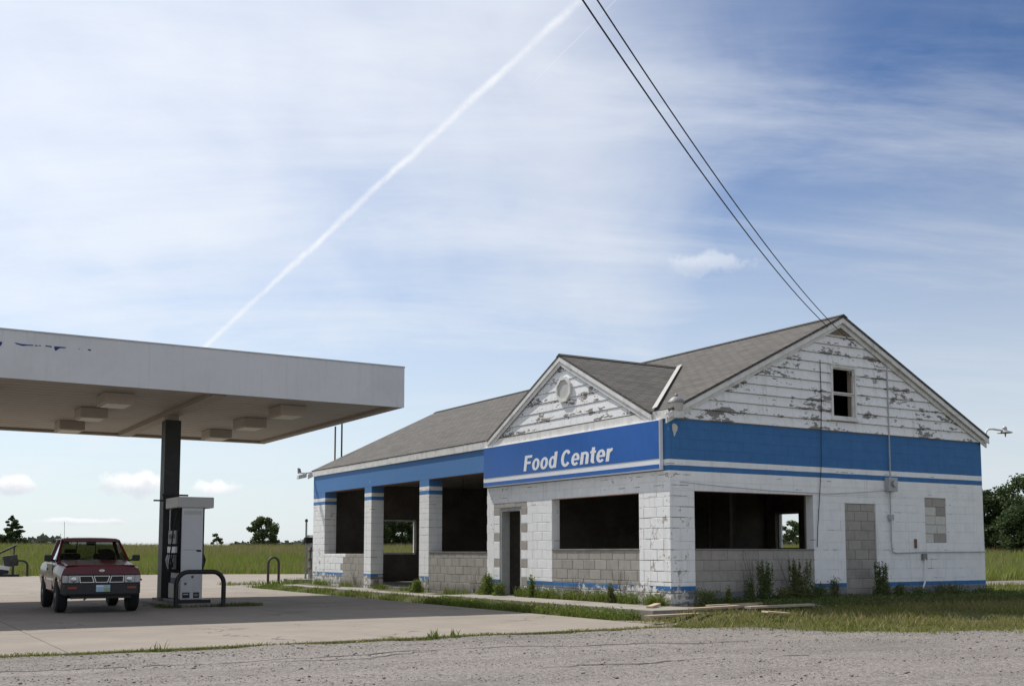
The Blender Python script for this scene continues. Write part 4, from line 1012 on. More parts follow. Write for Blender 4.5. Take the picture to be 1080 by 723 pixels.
def ring(y, zb, zt, w):
    h = [(0, zb), (w-.10, zb), (w-.025, zb+.07), (w, zb+.20), (w+.004, (zb+zt)/2+.06), (w-.010, zt-.13), (w-.05, zt-.035), (w-.13, zt-.004), (w*.5, zt+.014), (0, zt+.018)]
    return [(x, y, z) for x, z in h]+[(-x, y, z) for x, z in h[-2:0:-1]]
def loft(rings):
    n = len(rings[0]); mb = MB(); mb.add([p for r in rings for p in r], [(i*n+k, i*n+(k+1) % n, (i+1)*n+(k+1) % n, (i+1)*n+k) for i in range(len(rings)-1) for k in range(n)]+[tuple(range(n))[::-1], tuple((len(rings)-1)*n+k for k in range(n))]); return mb
def cut(mesh_obj, cutters):
    for c in cutters:
        co = link('cutter', c.mesh('cutter'), None); m = mesh_obj.modifiers.new('b', 'BOOLEAN'); m.operation = 'DIFFERENCE'; m.object = co; m.solver = 'EXACT'
        co.matrix_world = mesh_obj.matrix_world
    bpy.context.view_layer.update(); 
    for m in mesh_obj.modifiers: m.object.matrix_world = mesh_obj.matrix_world
    bpy.context.view_layer.update()
    me = bpy.data.meshes.new_from_object(mesh_obj.evaluated_get(bpy.context.evaluated_depsgraph_get())); cs = [m.object for m in mesh_obj.modifiers]
    mesh_obj.modifiers.clear(); mesh_obj.data = me
    for c in cs: bpy.data.objects.remove(c)
    for p in me.polygons: p.use_smooth = True
    me.set_sharp_from_angle(angle=R(30))
def arch(y, s): return MB().lathe([(.385, -.32), (.385, .32)], 'x', 28, (.82*s, y, .36))
tb = loft([ring(-.655, .44, .90, .765), ring(-.635, .42, .945, .79), ring(-.45, .40, .970, .81), ring(.0, .40, 1.0, .82), ring(.45, .38, 1.03, .825), ring(.66, .36, 1.05, .825)]).build('front_body', RED, tk)
bpy.context.view_layer.update(); cut(tb, [arch(0, 1), arch(0, -1)])
cb = loft([ring(.665, .36, 1.05, .825), ring(1.2, .36, 1.055, .825), ring(1.965, .36, 1.055, .825)]).build('cab_body', RED, tk)
# bed with an open top
bed = loft([ring(2.0, .42, 1.03, .825), ring(2.65, .42, 1.035, .825), ring(3.45, .45, 1.035, .82)]).build('cargo_bed', RED, tk)
bpy.context.view_layer.update(); cut(bed, [arch(2.66, 1), arch(2.66, -1), MB().box(-.72, .72, 2.06, 3.39, .58, 1.4)])
for s in (-1, 1):
    MB().box(s*.828-.004 if s > 0 else s*.828-.006, s*.828+.006 if s > 0 else s*.828+.004, .70, 1.90, .80, .815).build('body_crease', TRIMBLK, tk)
    dr = MB().box(min(s*.827, s*.833), max(s*.827, s*.833), .72, 1.86, .44, 1.00).build('door', RED, tk, bevel=.004)
    MB().box(min(s*.834, s*.85), max(s*.834, s*.85), 1.60, 1.76, .86, .90).build('door_handle', TRIMBLK, dr)
for s in (-1, 1):
    for y0_, y1_ in ((-.55, -.42), (.40, .70), (.73, 1.85), (2.02, 2.25), (3.07, 3.42)):
        MB().box(min(s*.829, s*.838), max(s*.829, s*.838), y0_, y1_, .655, .690).build('side_strip', CHROME if s < 0 else TRIMBLK, tk)  # added strip; chrome on one side stands in for the body-side highlight
    MB().box(min(s*.8265, s*.829), max(s*.8265, s*.829), .705, .713, .44, 1.02).build('door_gap', TRIMBLK, tk); MB().box(min(s*.8265, s*.829), max(s*.8265, s*.829), 1.866, 1.874, .44, 1.02).build('door_gap', TRIMBLK, tk)
MB().box(-.70, .70, -.664, -.6575, .79, .80).build('hood_gap', TRIMBLK, tk)
for s in (-.28, .20): MB().tube([(s, .64, 1.10), (s+.28, .76, 1.165)], .008, 5).build('wiper', TRIMBLK, tk)
# hood and cowl
hd = MB(); hd.add([(-.70, -.60, .962), (.70, -.60, .962), (.72, .60, 1.062), (-.72, .60, 1.062), (-.66, -.57, .985), (.66, -.57, .985), (.67, .57, 1.085), (-.67, .57, 1.085), (0, -.57, .995), (0, .57, 1.097)],
       [(0, 1, 5, 8, 4), (1, 2, 6, 5), (2, 3, 7, 9, 6), (3, 0, 4, 7), (4, 8, 9, 7), (8, 5, 6, 9)]); hd.build('hood', RED, tk, bevel=.012)
MB().box(-.68, .68, .585, .68, 1.05, 1.082).build('cowl', TRIMBLK, tk)
# greenhouse
bf, br_, rf, rr_ = (.66, 1.056), (1.95, 1.056), (1.16, 1.50), (1.86, 1.505); wb, wt = .745, .60
roofp = loft([[(x, y, z) for x, z in [(0, zb), (w, zb), (w+.02, zb+.025), (w-.05, zb+.055), (w*.5, zb+.068), (0, zb+.072), (-w*.5, zb+.068), (-w+.05, zb+.055), (-w-.02, zb+.025), (-w, zb)]]
              for y, zb, w in [(1.10, 1.485, .57), (1.18, 1.50, .60), (1.5, 1.508, .61), (1.82, 1.50, .60), (1.90, 1.48, .58)]]).build('cab_roof', RED, tk, smooth=True)
def P3(s, b, t): return Vector((s*wb, b[0], b[1])), Vector((s*wt, t[0], t[1]))
for s in (-1, 1):
    for (b, t, r0) in ((bf, rf, .032), (br_, rr_, .045)):
        a, c = P3(s, b, t); MB().tube([a, c], r0, 6).build('pillar', RED, tk)
    a, c = Vector((s*wb, 1.02, 1.06)), Vector((s*(wt+.055), 1.02, 1.355))
    MB().tube([a, c], .012, 6).build('quarter_bar', TRIMBLK, tk)
    MB().add([(s*wb, .70, 1.06), (s*wb, 1.90, 1.06), (s*wt, 1.82, 1.49), (s*wt, 1.19, 1.49)], [(0, 1, 2, 3)]).build('side_window', GLASS, tk)
    mr = MB().box(min(s*.84, s*1.0), max(s*.84, s*1.0), .70, .80, 1.06, 1.19).build('mirror', TRIMBLK, tk, bevel=.02); MB().tube([(s*.78, .78, 1.07), (s*.86, .76, 1.09)], .02, 6).build('mirror_arm', TRIMBLK, mr)
MB().add([(-wb+.03, .67, 1.075), (wb-.03, .67, 1.075), (wt-.02, 1.155, 1.485), (-wt+.02, 1.155, 1.485)], [(0, 1, 2, 3)]).build('windscreen', GLASS, tk)
rw = MB().add([(-wb+.05, 1.95, 1.075), (wb-.05, 1.95, 1.075), (wt-.03, 1.865, 1.485), (-wt+.03, 1.865, 1.485)], [(0, 1, 2, 3)]).build('rear_window', GLASS, tk)
for xx in (-.22, .22): MB().tube([(xx, 1.945, 1.075), (xx*.9, 1.862, 1.485)], .012, 5).build('slider_bar', TRIMBLK, rw)
MB().tube([(-.72, 1.95, 1.07), (.72, 1.95, 1.07)], .02, 6).build('window_sill', TRIMBLK, tk); MB().tube([(-.59, 1.16, 1.485), (.59, 1.16, 1.485)], .018, 6).build('header', TRIMBLK, tk)
for s in (-1, 1):
    st = MB().box(s*.36-.22, s*.36+.22, 1.62, 1.80, .8, 1.22).build('seat', SEAT, tk, bevel=.05); MB().box(s*.36-.13, s*.36+.13, 1.66, 1.76, 1.23, 1.32).build('head_rest', SEAT, st, bevel=.03)
MB().box(-.70, .70, .70, .95, 1.0, 1.10).build('dashboard', TRIMBLK, tk, bevel=.03)
MB().lathe([(.165, -.012), (.185, 0), (.165, .012)], 'y', 20, (.36, 1.12, 1.14)).build('steering_wheel', TRIMBLK, tk)
MB().box(-.10, .10, 1.10, 1.12, 1.40, 1.47).build('rear_mirror', TRIMBLK, tk)
# face
MB().box(-.74, .74, -.685, -.60, .56, .79).build('grille_back', TRIMBLK, tk)
gr = MB()
for a, b, c, d_ in ((-.435, -.145, -.45, -.19), (-.12, .12, -.165, .165), (.145, .435, .19, .45)):
    t = .013; zt, zb = .765, .625; bot = (a, b); top = (c, d_)
    gr.prism([(top[0], -.70, zt), (top[1], -.70, zt), (top[1], -.70, zt-t), (top[0], -.70, zt-t)], (0, .012, 0)); gr.prism([(bot[0], -.70, zb+t), (bot[1], -.70, zb+t), (bot[1], -.70, zb), (bot[0], -.70, zb)], (0, .012, 0))
    gr.prism([(top[0], -.701, zt), (top[0]+t*1.3, -.701, zt), (bot[0]+t*1.3, -.701, zb), (bot[0], -.701, zb)], (0, .014, 0)); gr.prism([(top[1]-t*1.3, -.701, zt), (top[1], -.701, zt), (bot[1], -.701, zb), (bot[1]-t*1.3, -.701, zb)], (0, .014, 0))
gr.build('grille', CHROME, tk)
for s in (-1, 1):
    hl = MB().box(min(s*.455, s*.66), max(s*.455, s*.66), -.712, -.66, .62, .77).build('headlight', LAMPGL, tk, bevel=.012)
    MB().lathe([(.06, 0), (.05, -.01), (.02, -.014)], 'y', 14, (s*.555, -.713, .695)).build('reflector', CHROME, hl)
    MB().box(min(s*.665, s*.775), max(s*.665, s*.775), -.695, -.56, .62, .77).build('corner_light', LAMPGL, tk, bevel=.012)
    MB().box(min(s*.50, s*.68), max(s*.50, s*.68), -.792, -.75, .50, .545).build('turn_signal', AMBER, tk)
bmp_ = MB(); bmp_.add([(-.80, -.60, .40), (.80, -.60, .40), (.80, -.60, .595), (-.80, -.60, .595), (-.70, -.785, .40), (.70, -.785, .40), (.72, -.775, .595), (-.72, -.775, .595), (-.70, -.77, .36), (.70, -.77, .36)],
     [(4, 5, 6, 7), (7, 6, 2, 3), (0, 3, 7, 4), (1, 5, 6, 2), (0, 4, 8), (1, 9, 5), (4, 8, 9, 5), (0, 8, 9, 1), (0, 1, 2, 3)]); bmp_.build('bumper', TRIMBLK, tk, bevel=.01)
MB().box(-.60, .60, -.70, -.55, .30, .38).build('valance', TRIMBLK, tk)
lp = MB().box(-.125, .155, -.80, -.788, .44, .58).build('license_plate', PLATE, tk); MB().box(.03, .145, -.803, -.8005, .445, .52).build('plate_print', PLATE2, lp); MB().box(-.115, .02, -.803, -.8005, .545, .57).build('plate_print', SIGNWHITE, lp)
em = MB(); 
for k in range(16):
    a0, a1 = 2*math.pi*k/16, 2*math.pi*(k+1)/16
    em.prism([(math.cos(a0)*.05, -.662, .872+math.sin(a0)*.026), (math.cos(a1)*.05, -.662, .872+math.sin(a1)*.026), (math.cos(a1)*.036, -.662, .872+math.sin(a1)*.016), (math.cos(a0)*.036, -.662, .872+math.sin(a0)*.016)], (0, .008, 0))
em.box(-.058, .058, -.667, -.656, .865, .879); em.build('emblem', CHROME, tk)
MB().tube([(-.22, -.6, .40), (-.28, -.62, .32), (-.34, -.64, .27)], .016, 6).build('tow_hook', TRIMBLK, tk)
MB().box(-.45, .45, -.1, 3.2, .34, .44).build('chassis', BLACK, tk); MB().tube([(-.7, 2.66, .34), (.7, 2.66, .34)], .06, 8).build('rear_axle', BLACK, tk); MB().tube([(-.7, 0, .33), (.7, 0, .33)], .05, 8).build('front_axle', BLACK, tk)
for y in (0, 2.66):
    for s in (-1, 1):
        w = MB().lathe([(.19, -.105), (.30, -.112), (.338, -.085), (.345, 0), (.338, .085), (.30, .112), (.19, .105)], 'x', 28, (0, 0, 0)).build('wheel', RUBBER, tk, (s*.725, y, .343), smooth=True)
        MB().lathe([(.195, s*.07), (.195, s*.10), (.17, s*.085), (.09, s*.06), (.08, s*.10), (.05, s*.112)], 'x', 20).build('rim', RIM, w, smooth=True)
MB().tube([(-.62, .5, 1.06), (-.64, .52, 1.9)], .004, 5).build('aerial', BLACK, tk)
tk.scale = (.93, .93, .945)

# ------------------------------------------------------------------ lumber left on the walk
def plank(u, v, z, L, w, t, rz, tilt, mat, label):
    o = MB().box(-L/2, L/2, -w/2, w/2, 0, t).build('plank', mat, bevel=.004); o.location = W(u, v, z); o.rotation_euler = (0, R(tilt), YA+R(rz)); tag(o, label, 'plank', 'loose lumber at the building corner'); return o
def hz_(u, v): return float(H(u, v))
plank(-1.15, -1.50, hz_(-1.15, -1.5)+.08, 1.7, .12, .035, 18, 1.0, WOOD, 'pale plank lying nearest the concrete drive, leftmost of the lumber')
plank(.02, -1.42, hz_(.02, -1.42)+.075, 2.0, .12, .035, 14, 0, WOOD, 'pale plank in the middle of the lumber with its end on view')
plank(.55, -1.12, hz_(.5, -1.1)+.09, 1.5, .09, .03, 8, 0, OLDWOOD, 'thin plank lying behind the pale lumber')
plank(.95, -1.85, hz_(1, -1.8)+.08, 1.7, .14, .04, 5, 0, OLDWOOD, 'brownish plank at the right end of the lumber in the grass')
plank(-.62, -.25, .196, .42, .12, .05, 30, -5, WOOD, 'short lumber offcut lying on the walk by the corner')
plank(-.05, -2.75, hz_(0, -2.7)+.09, .40, .26, .03, -20, 4, WOOD, 'small pale board piece in the grass right of the lumber')
# ================================================================== vegetation
def blade_mesh(name, u, v, h, w, lean, world=False, zoff=0.0, bend=.35):
    n = len(u)
    if world: X, Y = u, v; du = X-OX; dv = Y-OY; uu = du*UX+dv*UY; vv = du*VX+dv*VY
    else: uu, vv = u, v; X = OX+UX*u+VX*v; Y = OY+UY*u+VY*v
    z = H(uu, vv)+zoff-.03
    a = RNG.uniform(0, 2*np.pi, n); b = RNG.uniform(0, 2*np.pi, n)
    wx, wy = np.cos(a)*w/2, np.sin(a)*w/2; lx, ly = np.cos(b)*lean*h, np.sin(b)*lean*h
    hm = h*RNG.uniform(.45, .62, n)
    V = np.empty((n, 5, 3))
    V[:, 0] = np.stack([X-wx, Y-wy, z], -1); V[:, 1] = np.stack([X+wx, Y+wy, z], -1)
    V[:, 2] = np.stack([X+wx*.8+lx*bend, Y+wy*.8+ly*bend, z+hm], -1); V[:, 3] = np.stack([X-wx*.8+lx*bend, Y-wy*.8+ly*bend, z+hm], -1)
    V[:, 4] = np.stack([X+lx, Y+ly, z+h], -1)
    o = (np.arange(n)*5)[:, None]
    F = np.concatenate([o+np.array([[0, 1, 2]]), o+np.array([[0, 2, 3]]), o+np.array([[3, 2, 4]])])
    return raw_mesh(name, V.reshape(-1, 3), F, 3)
def grass(name, label, u, v, hlo, hhi, wlo, whi, lean, mat, world=False, zoff=0.0):
    n = len(u); o = link(name, blade_mesh(name, u, v, RNG.uniform(hlo, hhi, n), RNG.uniform(wlo, whi, n), RNG.uniform(lean*.3, lean, n), world, zoff), mat)
    stuff(o); return tag(o, label, 'grass')
def leaf_mesh(name, C, size, flat=.0, asp=.55):
    """leaf-shaped quads at the points C (n,3)"""
    n = len(C); q = RNG.normal(size=(n, 3)); q /= np.linalg.norm(q, axis=1)[:, None]
    r = RNG.normal(size=(n, 3)); r[:, 2] *= (1-flat); s = np.cross(q, r); s /= (np.linalg.norm(s, axis=1)[:, None]+1e-9)
    sz = size*RNG.uniform(.6, 1.4, n)[:, None]; L = q*sz; S = s*sz*asp*.5
    V = np.stack([C-L*.5, C+S, C+L*.5, C-S], 1).reshape(-1, 3); F = (np.arange(n)*4)[:, None]+np.array([[0, 1, 2, 3]])
    return raw_mesh(name, V, F, 4)
BRIGHT = mat_leaf('weed_bright', (.095, .14, .022), (.18, .225, .045), (.17, .18, .05))
SHADEW = mat_leaf('weed_deep', (.065, .10, .028), (.135, .175, .05), (.165, .155, .06))
LAWN = mat_leaf('lawn', (.125, .15, .03), (.22, .235, .058), (.265, .24, .09))
SHADE2 = mat_leaf('weed_olive', (.085, .105, .03), (.15, .17, .05), (.17, .15, .065))
STRAW = mat_leaf('straw', (.24, .19, .10), (.34, .27, .15), (.28, .21, .12))
FIELD = mat_leaf('field_grass', (.12, .165, .026), (.21, .255, .05), (.26, .25, .075))
SEED = mat_leaf('seed_heads', (.20, .16, .09), (.30, .235, .14), (.25, .20, .12))
def rect_pts(n, u0, u1, v0, v1): return RNG.uniform(u0, u1, n), RNG.uniform(v0, v1, n)
def clumpy(u, v, sc, th, seed=0.0):
    f = np.sin(u*sc+seed)*np.sin(v*sc*1.3+seed*2)+.6*np.sin(u*sc*2.7+1.3+seed)*np.sin(v*sc*2.2-.7)+RNG.normal(0, .35, len(u))
    k = f > th; return u[k], v[k]
# bright strip between the walk and the drive
u, v = rect_pts(5200, -1.74, -1.26, -.75, 6.9); u, v = clumpy(u, v, 2.3, -.45)
grass('verge_grass', 'bright green weeds growing between the walk and the concrete drive', u, v, .05, .17, .010, .022, .9, BRIGHT, zoff=.03)
C = np.stack([OX+UX*u+VX*v, OY+UY*u+VY*v, H(u, v)+RNG.uniform(.03, .17, len(u))], -1)
o = stuff(link('verge_leaves', leaf_mesh('verge_leaves', C, .045, .5), BRIGHT)); tag(o, 'low leafy weeds filling the gap along the drive', 'weeds')
u, v = rect_pts(4200, -1.62, -1.02, 6.9, 20.0); u, v = clumpy(u, v, 1.9, -.1)
grass('verge_grass', 'thin green grass line along the garage walk edge', u, v, .04, .13, .010, .024, .8, BRIGHT, zoff=.02)
# along the foot of the shop front
u, v = rect_pts(3000, -.24, -.03, .05, 6.85); k = (v < 5.3) | (v > 6.35); u, v = clumpy(u[k], v[k], 3.1, -.6, 1.0)
grass('wall_weeds', 'green weeds along the foot of the shop front wall', u, v, .06, .24, .010, .022, .6, BRIGHT, zoff=.06)
C = np.stack([OX+UX*u+VX*v, OY+UY*u+VY*v, H(u, v)+RNG.uniform(.06, .26, len(u))], -1)
o = stuff(link('wall_weed_leaves', leaf_mesh('wall_weed_leaves', C, .042, .4), BRIGHT)); tag(o, 'leafy weeds at the foot of the shop front wall', 'weeds')
u, v = rect_pts(1500, -.25, -.03, 6.95, 18.4); u, v = clumpy(u, v, 2.1, .1, 2.0)
grass('wall_weeds', 'sparse weeds at the foot of the garage front', u, v, .06, .22, .01, .022, .5, BRIGHT, zoff=.02)
# grass in the edge between drive and gravel
n = 7000; u = RNG.uniform(-16, -1.2, n); v = -2.23+RNG.normal(0, .055, n); u, v = clumpy(u, v, 1.7, -.9)
grass('edge_grass', 'ragged grass line between the concrete drive and the gravel', u, v, .02, .065, .008, .018, 1.0, LAWN, zoff=.03)
u = np.concatenate([RNG.normal(-6.1, .05, 26), RNG.normal(-5.8, .05, 12), RNG.normal(-9.9, .05, 9)]); v = -2.25+RNG.normal(0, .04, len(u))
grass('edge_weeds', 'small leafy weeds sticking up from the edge of the drive', u, v, .07, .17, .014, .03, .6, BRIGHT, zoff=.03)
# pump island weeds
u = np.concatenate([RNG.normal(-7.35, .10, 300), RNG.uniform(-7.3, -5.3, 500), RNG.normal(-5.6, .2, 160)]); v = np.concatenate([RNG.normal(7.95, .2, 300), RNG.normal(7.83, .05, 500), RNG.normal(7.8, .08, 160)])
grass('island_weeds', 'weeds growing around the foot of the pump island', u, v, .03, .12, .012, .026, .7, SHADEW, zoff=.04)
# berm on the gable side: short sunny grass outside, taller rank growth at the wall
n = 52000; u = RNG.uniform(-1.8, 16, n); e = gravel_edge(u); t = RNG.uniform(0, 1, n)**.9; v = e-.15+(-.05-e+.15)*t
k = (u > -.2) | (v < -.9); u, v = u[k], v[k]; k = ~((u < 1.25) & (v > -1.05) & (u > -1.3)); k &= ~((u < 1.6) & (v > -2.1) & (RNG.uniform(0, 1, len(u)) < .75)); u, v = u[k], v[k]; u, v = clumpy(u, v, 1.1, -.45)
us2 = RNG.uniform(-1.5, 16, 2600); u = np.concatenate([u, us2]); v = np.concatenate([v, gravel_edge(us2)-RNG.exponential(.28, 2600)])
grass('berm_grass', 'short yellow green grass between the gravel and the side wall', u, v, .03, .11, .008, .020, 1.1, LAWN, zoff=.03)
k = RNG.uniform(0, 1, len(u)) < .20*(1+np.sin(u*.9+v*1.7))
grass('dry_grass', 'dry straw coloured stalks in the grass beside the gravel', u[k], v[k], .03, .16, .006, .014, 1.3, STRAW, zoff=.03)
u, v = rect_pts(24000, 1.1, 14, -1.75, -.04); t = (v+1.75)/1.7; k = RNG.uniform(0, 1, len(u)) < .25+.75*t; u, v = clumpy(u[k], v[k], 1.4, -.9)
grass('rank_grass', 'tall dark rank grass and weeds along the side wall', u, v, .05, .20, .009, .020, .8, SHADEW, zoff=.03)
C = np.stack([OX+UX*u+VX*v, OY+UY*u+VY*v, H(u, v)+RNG.uniform(.03, .18, len(u))], -1)
o = stuff(link('rank_leaves', leaf_mesh('rank_leaves', C, .045, .3), SHADEW)); tag(o, 'dark leafy ground weeds along the side wall', 'weeds')
u, v = rect_pts(30000, 9.6, 40, -5, 14); k = ~((v > 8.5) & (v < 12.3) & (u > 12.9)); u, v = u[k], v[k]
grass('lawn_grass', 'rough green grass beyond the far gable corner', u, v, .06, .26, .016, .035, .7, LAWN, zoff=.02)
u, v = rect_pts(5000, -1.8, 3.5, 18.9, 23.5); u, v = clumpy(u, v, 1.2, .25)
grass('corner_grass', 'thin grass around the service post left of the garage', u, v, .06, .22, .014, .03, .7, BRIGHT, zoff=.02)
# tall weeds as single plants along the side wall
def weed(u, v, h, spread, mat, label, nleaf=420, dens=1.0):
    p = W(u, v, float(H(u, v))-.01)
    t = bpy.data.objects.new('tall_weed', None); COL.objects.link(t); t.location = p; t.empty_display_size = .1
    tag(t, label, 'weed', 'tall weeds along the walls')
    st = MB(); pts = []
    for k in range(random.randint(7, 11)):
        a = random.uniform(0, 6.28); s = random.uniform(.25, 1)*spread*.55; hh = h*random.uniform(.55, 1.0)
        q = [(0, 0, 0), (math.cos(a)*s*.35, math.sin(a)*s*.35, hh*.5), (math.cos(a)*s, math.sin(a)*s, hh)]
        st.tube(q, .007, 5, .002); pts.append(q)
    st.build('stem', SHADEW, t)
    C = []
    for k in range(int(nleaf*4.5)):
        f = random.random()**1.35; q = random.choice(pts); tt = min(f*1.02, 1)
        ax = q[2][0]*tt*.6, q[2][1]*tt*.6; r_ = spread*.46*(1-f)**dens*math.sqrt(random.random())+.008; an = random.uniform(0, 6.28)
        C.append([ax[0]+r_*math.cos(an), ax[1]+r_*math.sin(an), max(.01, h*f*random.uniform(.8, 1.05)+.04*math.sin(an*3+h*9))])
    C = np.array(C)
    link('leaves', leaf_mesh('leaves', C, .052, .2, .34), mat, t)
    return t
weed(.55, -.42, .36, .60, SHADEW, 'low dark bush at the foot of the near corner under the side window', 380, .5)
weed(.92, -.55, .40, .22, BRIGHT, 'small bright yellow green weed standing left of the tall side wall weeds', 130)
weed(1.62, -.38, .55, .34, SHADEW, 'thin dark weed at the left of the side wall knee wall', 170, 1.2)
weed(1.98, -.42, .86, .50, SHADEW, 'tall dark weed left of centre under the side window', 560, 1.3)
weed(2.35, -.50, .34, .60, SHADE2, 'low spreading weed between the two tall weeds under the side window', 260, .5)
weed(2.95, -.42, .88, .85, SHADE2, 'tall bushy dark weed under the right end of the side window', 760, 1.5)
weed(3.35, -.48, .42, .60, SHADEW, 'low bushy weed right of the tall bush under the side window', 320, .6)
weed(3.95, -.35, .52, .36, SHADE2, 'slim dark weed beside the white wall right of the side window', 190, 1.0)
weed(5.35, -.38, .82, .60, SHADEW, 'tall dark weed at the right foot of the blocked doorway', 600, 1.4)
weed(5.75, -.45, .38, .55, SHADE2, 'low weed right beside the tall weed at the blocked doorway', 260, .6)
weed(6.5, -.35, .30, .60, SHADEW, 'low leafy weed right of the blocked doorway', 280, .5)
weed(7.6, -.35, .34, .90, SHADE2, 'low dark weed under the blocked window', 420, .5)
weed(8.7, -.35, .28, .70, SHADEW, 'low dark weed near the far corner of the side wall', 260, .5)
weed(-.18, 4.6, .52, .28, BRIGHT, 'green weed at the wall right of the shop door', 200, 1.2)
weed(-.20, 6.62, .52, .60, BRIGHT, 'green weed at the wall left of the shop door', 420, .8)
weed(-.25, 5.9, .36, .40, BRIGHT, 'green weed growing in the shop doorway', 240, .7)
weed(-.22, 10.3, .32, .42, BRIGHT, 'green weed beside the pillar of the middle bay', 260, .6)
weed(-.2, 1.6, .42, .35, SHADE2, 'dark thin weed under the shop window', 200, 1.0)
# dry vines on the knee walls
def vine(u, v, h, plane, label):
    mb = MB()
    for k in range(9):
        a = random.uniform(-.55, .55); hh = h*random.uniform(.5, 1); pts = []
        for i in range(6):
            t = i/5; off = a*t*.8+random.uniform(-.03, .03)
            pts.append(W(u-.02, v+off, .2+hh*t) if plane == 'front' else W(u+off, v-.02, .2+hh*t))
        mb.tube(pts, .005, 4, .002)
    o = mb.build('dry_vine', STRAW if plane == 'x' else OLDVINE); tag(o, label, 'vine', 'dry vines on the block walls'); return o
OLDVINE = plain('dry_stem', (.14, .11, .085), .9, .3, 9)
vine(-.02, 1.5, .75, 'front', 'leafless vine on the bare blocks under the shop window, right half')
vine(-.02, 3.1, .6, 'front', 'leafless vine on the bare blocks under the shop window, left half')
vine(-.02, 7.5, .55, 'front', 'leafless vine on the bare knee wall of the garage bay beside the shop door')
vine(-.02, 14.9, .6, 'front', 'leafless vine on the half painted garage knee wall')
vine(2.0, -.02, 1.1, 'side', 'leafless stalks against the side knee wall, left of its middle')
vine(3.1, -.02, 1.0, 'side', 'leafless stalks against the right end of the side knee wall')
# rubble by the side wall
for k, (uu, vv, s, lb) in enumerate([(2.2, -1.5, .15, 'largest broken concrete chunk in the grass right of the lumber'), (2.6, -1.62, .10, 'smaller broken concrete chunk just right of the largest one'), (6.2, -.7, .13, 'broken concrete chunk lying against the side wall under the conduit')]):
    bm = bmesh.new(); bmesh.ops.create_icosphere(bm, subdivisions=1, radius=s)
    for q in bm.verts: q.co *= random.uniform(.6, 1.15); q.co.z *= .5
    me = bpy.data.meshes.new('rubble'); bm.to_mesh(me); bm.free()
    o = link('concrete_chunk', me, WALKMAT); o.location = W(uu, vv, float(H(uu, vv))+s*.22); o.rotation_euler = (0, 0, k)
    tag(o, lb, 'rubble', 'concrete rubble by the side wall')

# ------------------------------------------------------------------ the field
def field_pts(n, y0, y1, p=1.0):
    Y = y0+(y1-y0)*RNG.uniform(0, 1, n)**p; X = Y*np.tan(RNG.uniform(R(-33), R(34), n)); return X, Y
def site_uv(X, Y): du, dv = X-OX, Y-OY; return du*UX+dv*UY, du*VX+dv*VY
def in_field(X, Y):
    u, v = site_uv(X, Y); lot = (v > -30) & (v < 40.3+.5*np.sin(u*.7)) & (u < 14); tr_ = (u > 9) & (v < 12.8+.3*np.sin(u*.8)); return ~(lot | tr_)
X, Y = field_pts(230000, 36, 125, 1.2); k = in_field(X, Y); X, Y = X[k], Y[k]
grass('field_grass', 'tall green grass of the field behind the station', X, Y, .30, .68, .018, .045, .6, FIELD, world=True)
X, Y = field_pts(70000, 50, 128, .8); k = in_field(X, Y)
f = np.sin(X*.09+.4)*np.sin(Y*.11)+RNG.normal(0, .5, len(X)); k &= f > .05; X, Y = X[k], Y[k]
grass('field_seed_heads', 'brownish seed heads standing over the green field', X, Y, .55, .85, .018, .04, .35, SEED, world=True)

# ------------------------------------------------------------------ trees
BARK = plain('bark', (.10, .085, .07), .9, .3, 4)
LF1 = mat_leaf('leaf_dark', (.034, .056, .020), (.072, .105, .036), (.06, .085, .03), .3)
LF2 = mat_leaf('leaf_mid', (.055, .082, .028), (.10, .135, .05), (.085, .11, .04), .3)
LF3 = mat_leaf('leaf_hazy', (.075, .092, .065), (.11, .125, .09), (.09, .105, .08), .2)
def tree(name, label, X, Y, hh, rad, trunk, mat, nclump, nleaf, leaf, group, conifer=False, z0=None, low=0):
    u, v = site_uv(X, Y); z = float(H(u, v))-.1 if z0 is None else z0
    t = bpy.data.objects.new(name, None); COL.objects.link(t); t.location = (X, Y, z); tag(t, label, 'tree', group)
    mb = MB(); mb.tube([(0, 0, 0), (random.uniform(-.1, .1)*rad, 0, hh*.35), (random.uniform(-.15, .15)*rad, 0, hh*.8)], trunk, 8, trunk*.3)
    cl_ = []
    for k in range(nclump):
        a = random.uniform(0, 6.28)
        if conifer:
            f = k/nclump; zc = hh*(.14+.84*f); rr_ = rad*(1-f)**.75*random.uniform(.5, 1.05); c = (math.cos(a)*rr_, math.sin(a)*rr_, zc+random.uniform(-.1, .1)); s = rad*.30*(1.15-f)
        else:
            ph = random.uniform(-1.0, 1.0); rr_ = rad*math.sqrt(max(.12 if ph > 0 else .5*low, 1-abs(ph)**2.4))*random.uniform(.4, 1.0); zc = hh*(.52-.07*low)+ph*hh*(.42+.02*low)
            c = (math.cos(a)*rr_, math.sin(a)*rr_, zc); s = rad*random.uniform(.20, .36)
        cl_.append((c, s))
        if k % 3 == 0: mb.tube([(0, 0, min(zc*.75, hh*.6)), (c[0]*.5, c[1]*.5, zc*.88), c], trunk*.25, 5, trunk*.06)
    mb.build('trunk', BARK, t)
    per = nleaf//nclump; C = []
    for c, s in cl_:
        q = RNG.normal(size=(per, 3)); q /= np.linalg.norm(q, axis=1)[:, None]; q *= (RNG.uniform(0, 1, per)**.45)[:, None]*s; q[:, 2] *= .7 if not conifer else .45
        C.append(q+np.array(c))
    link('crown', leaf_mesh('crown', np.concatenate(C), leaf, .2, .7), mat, t); return t
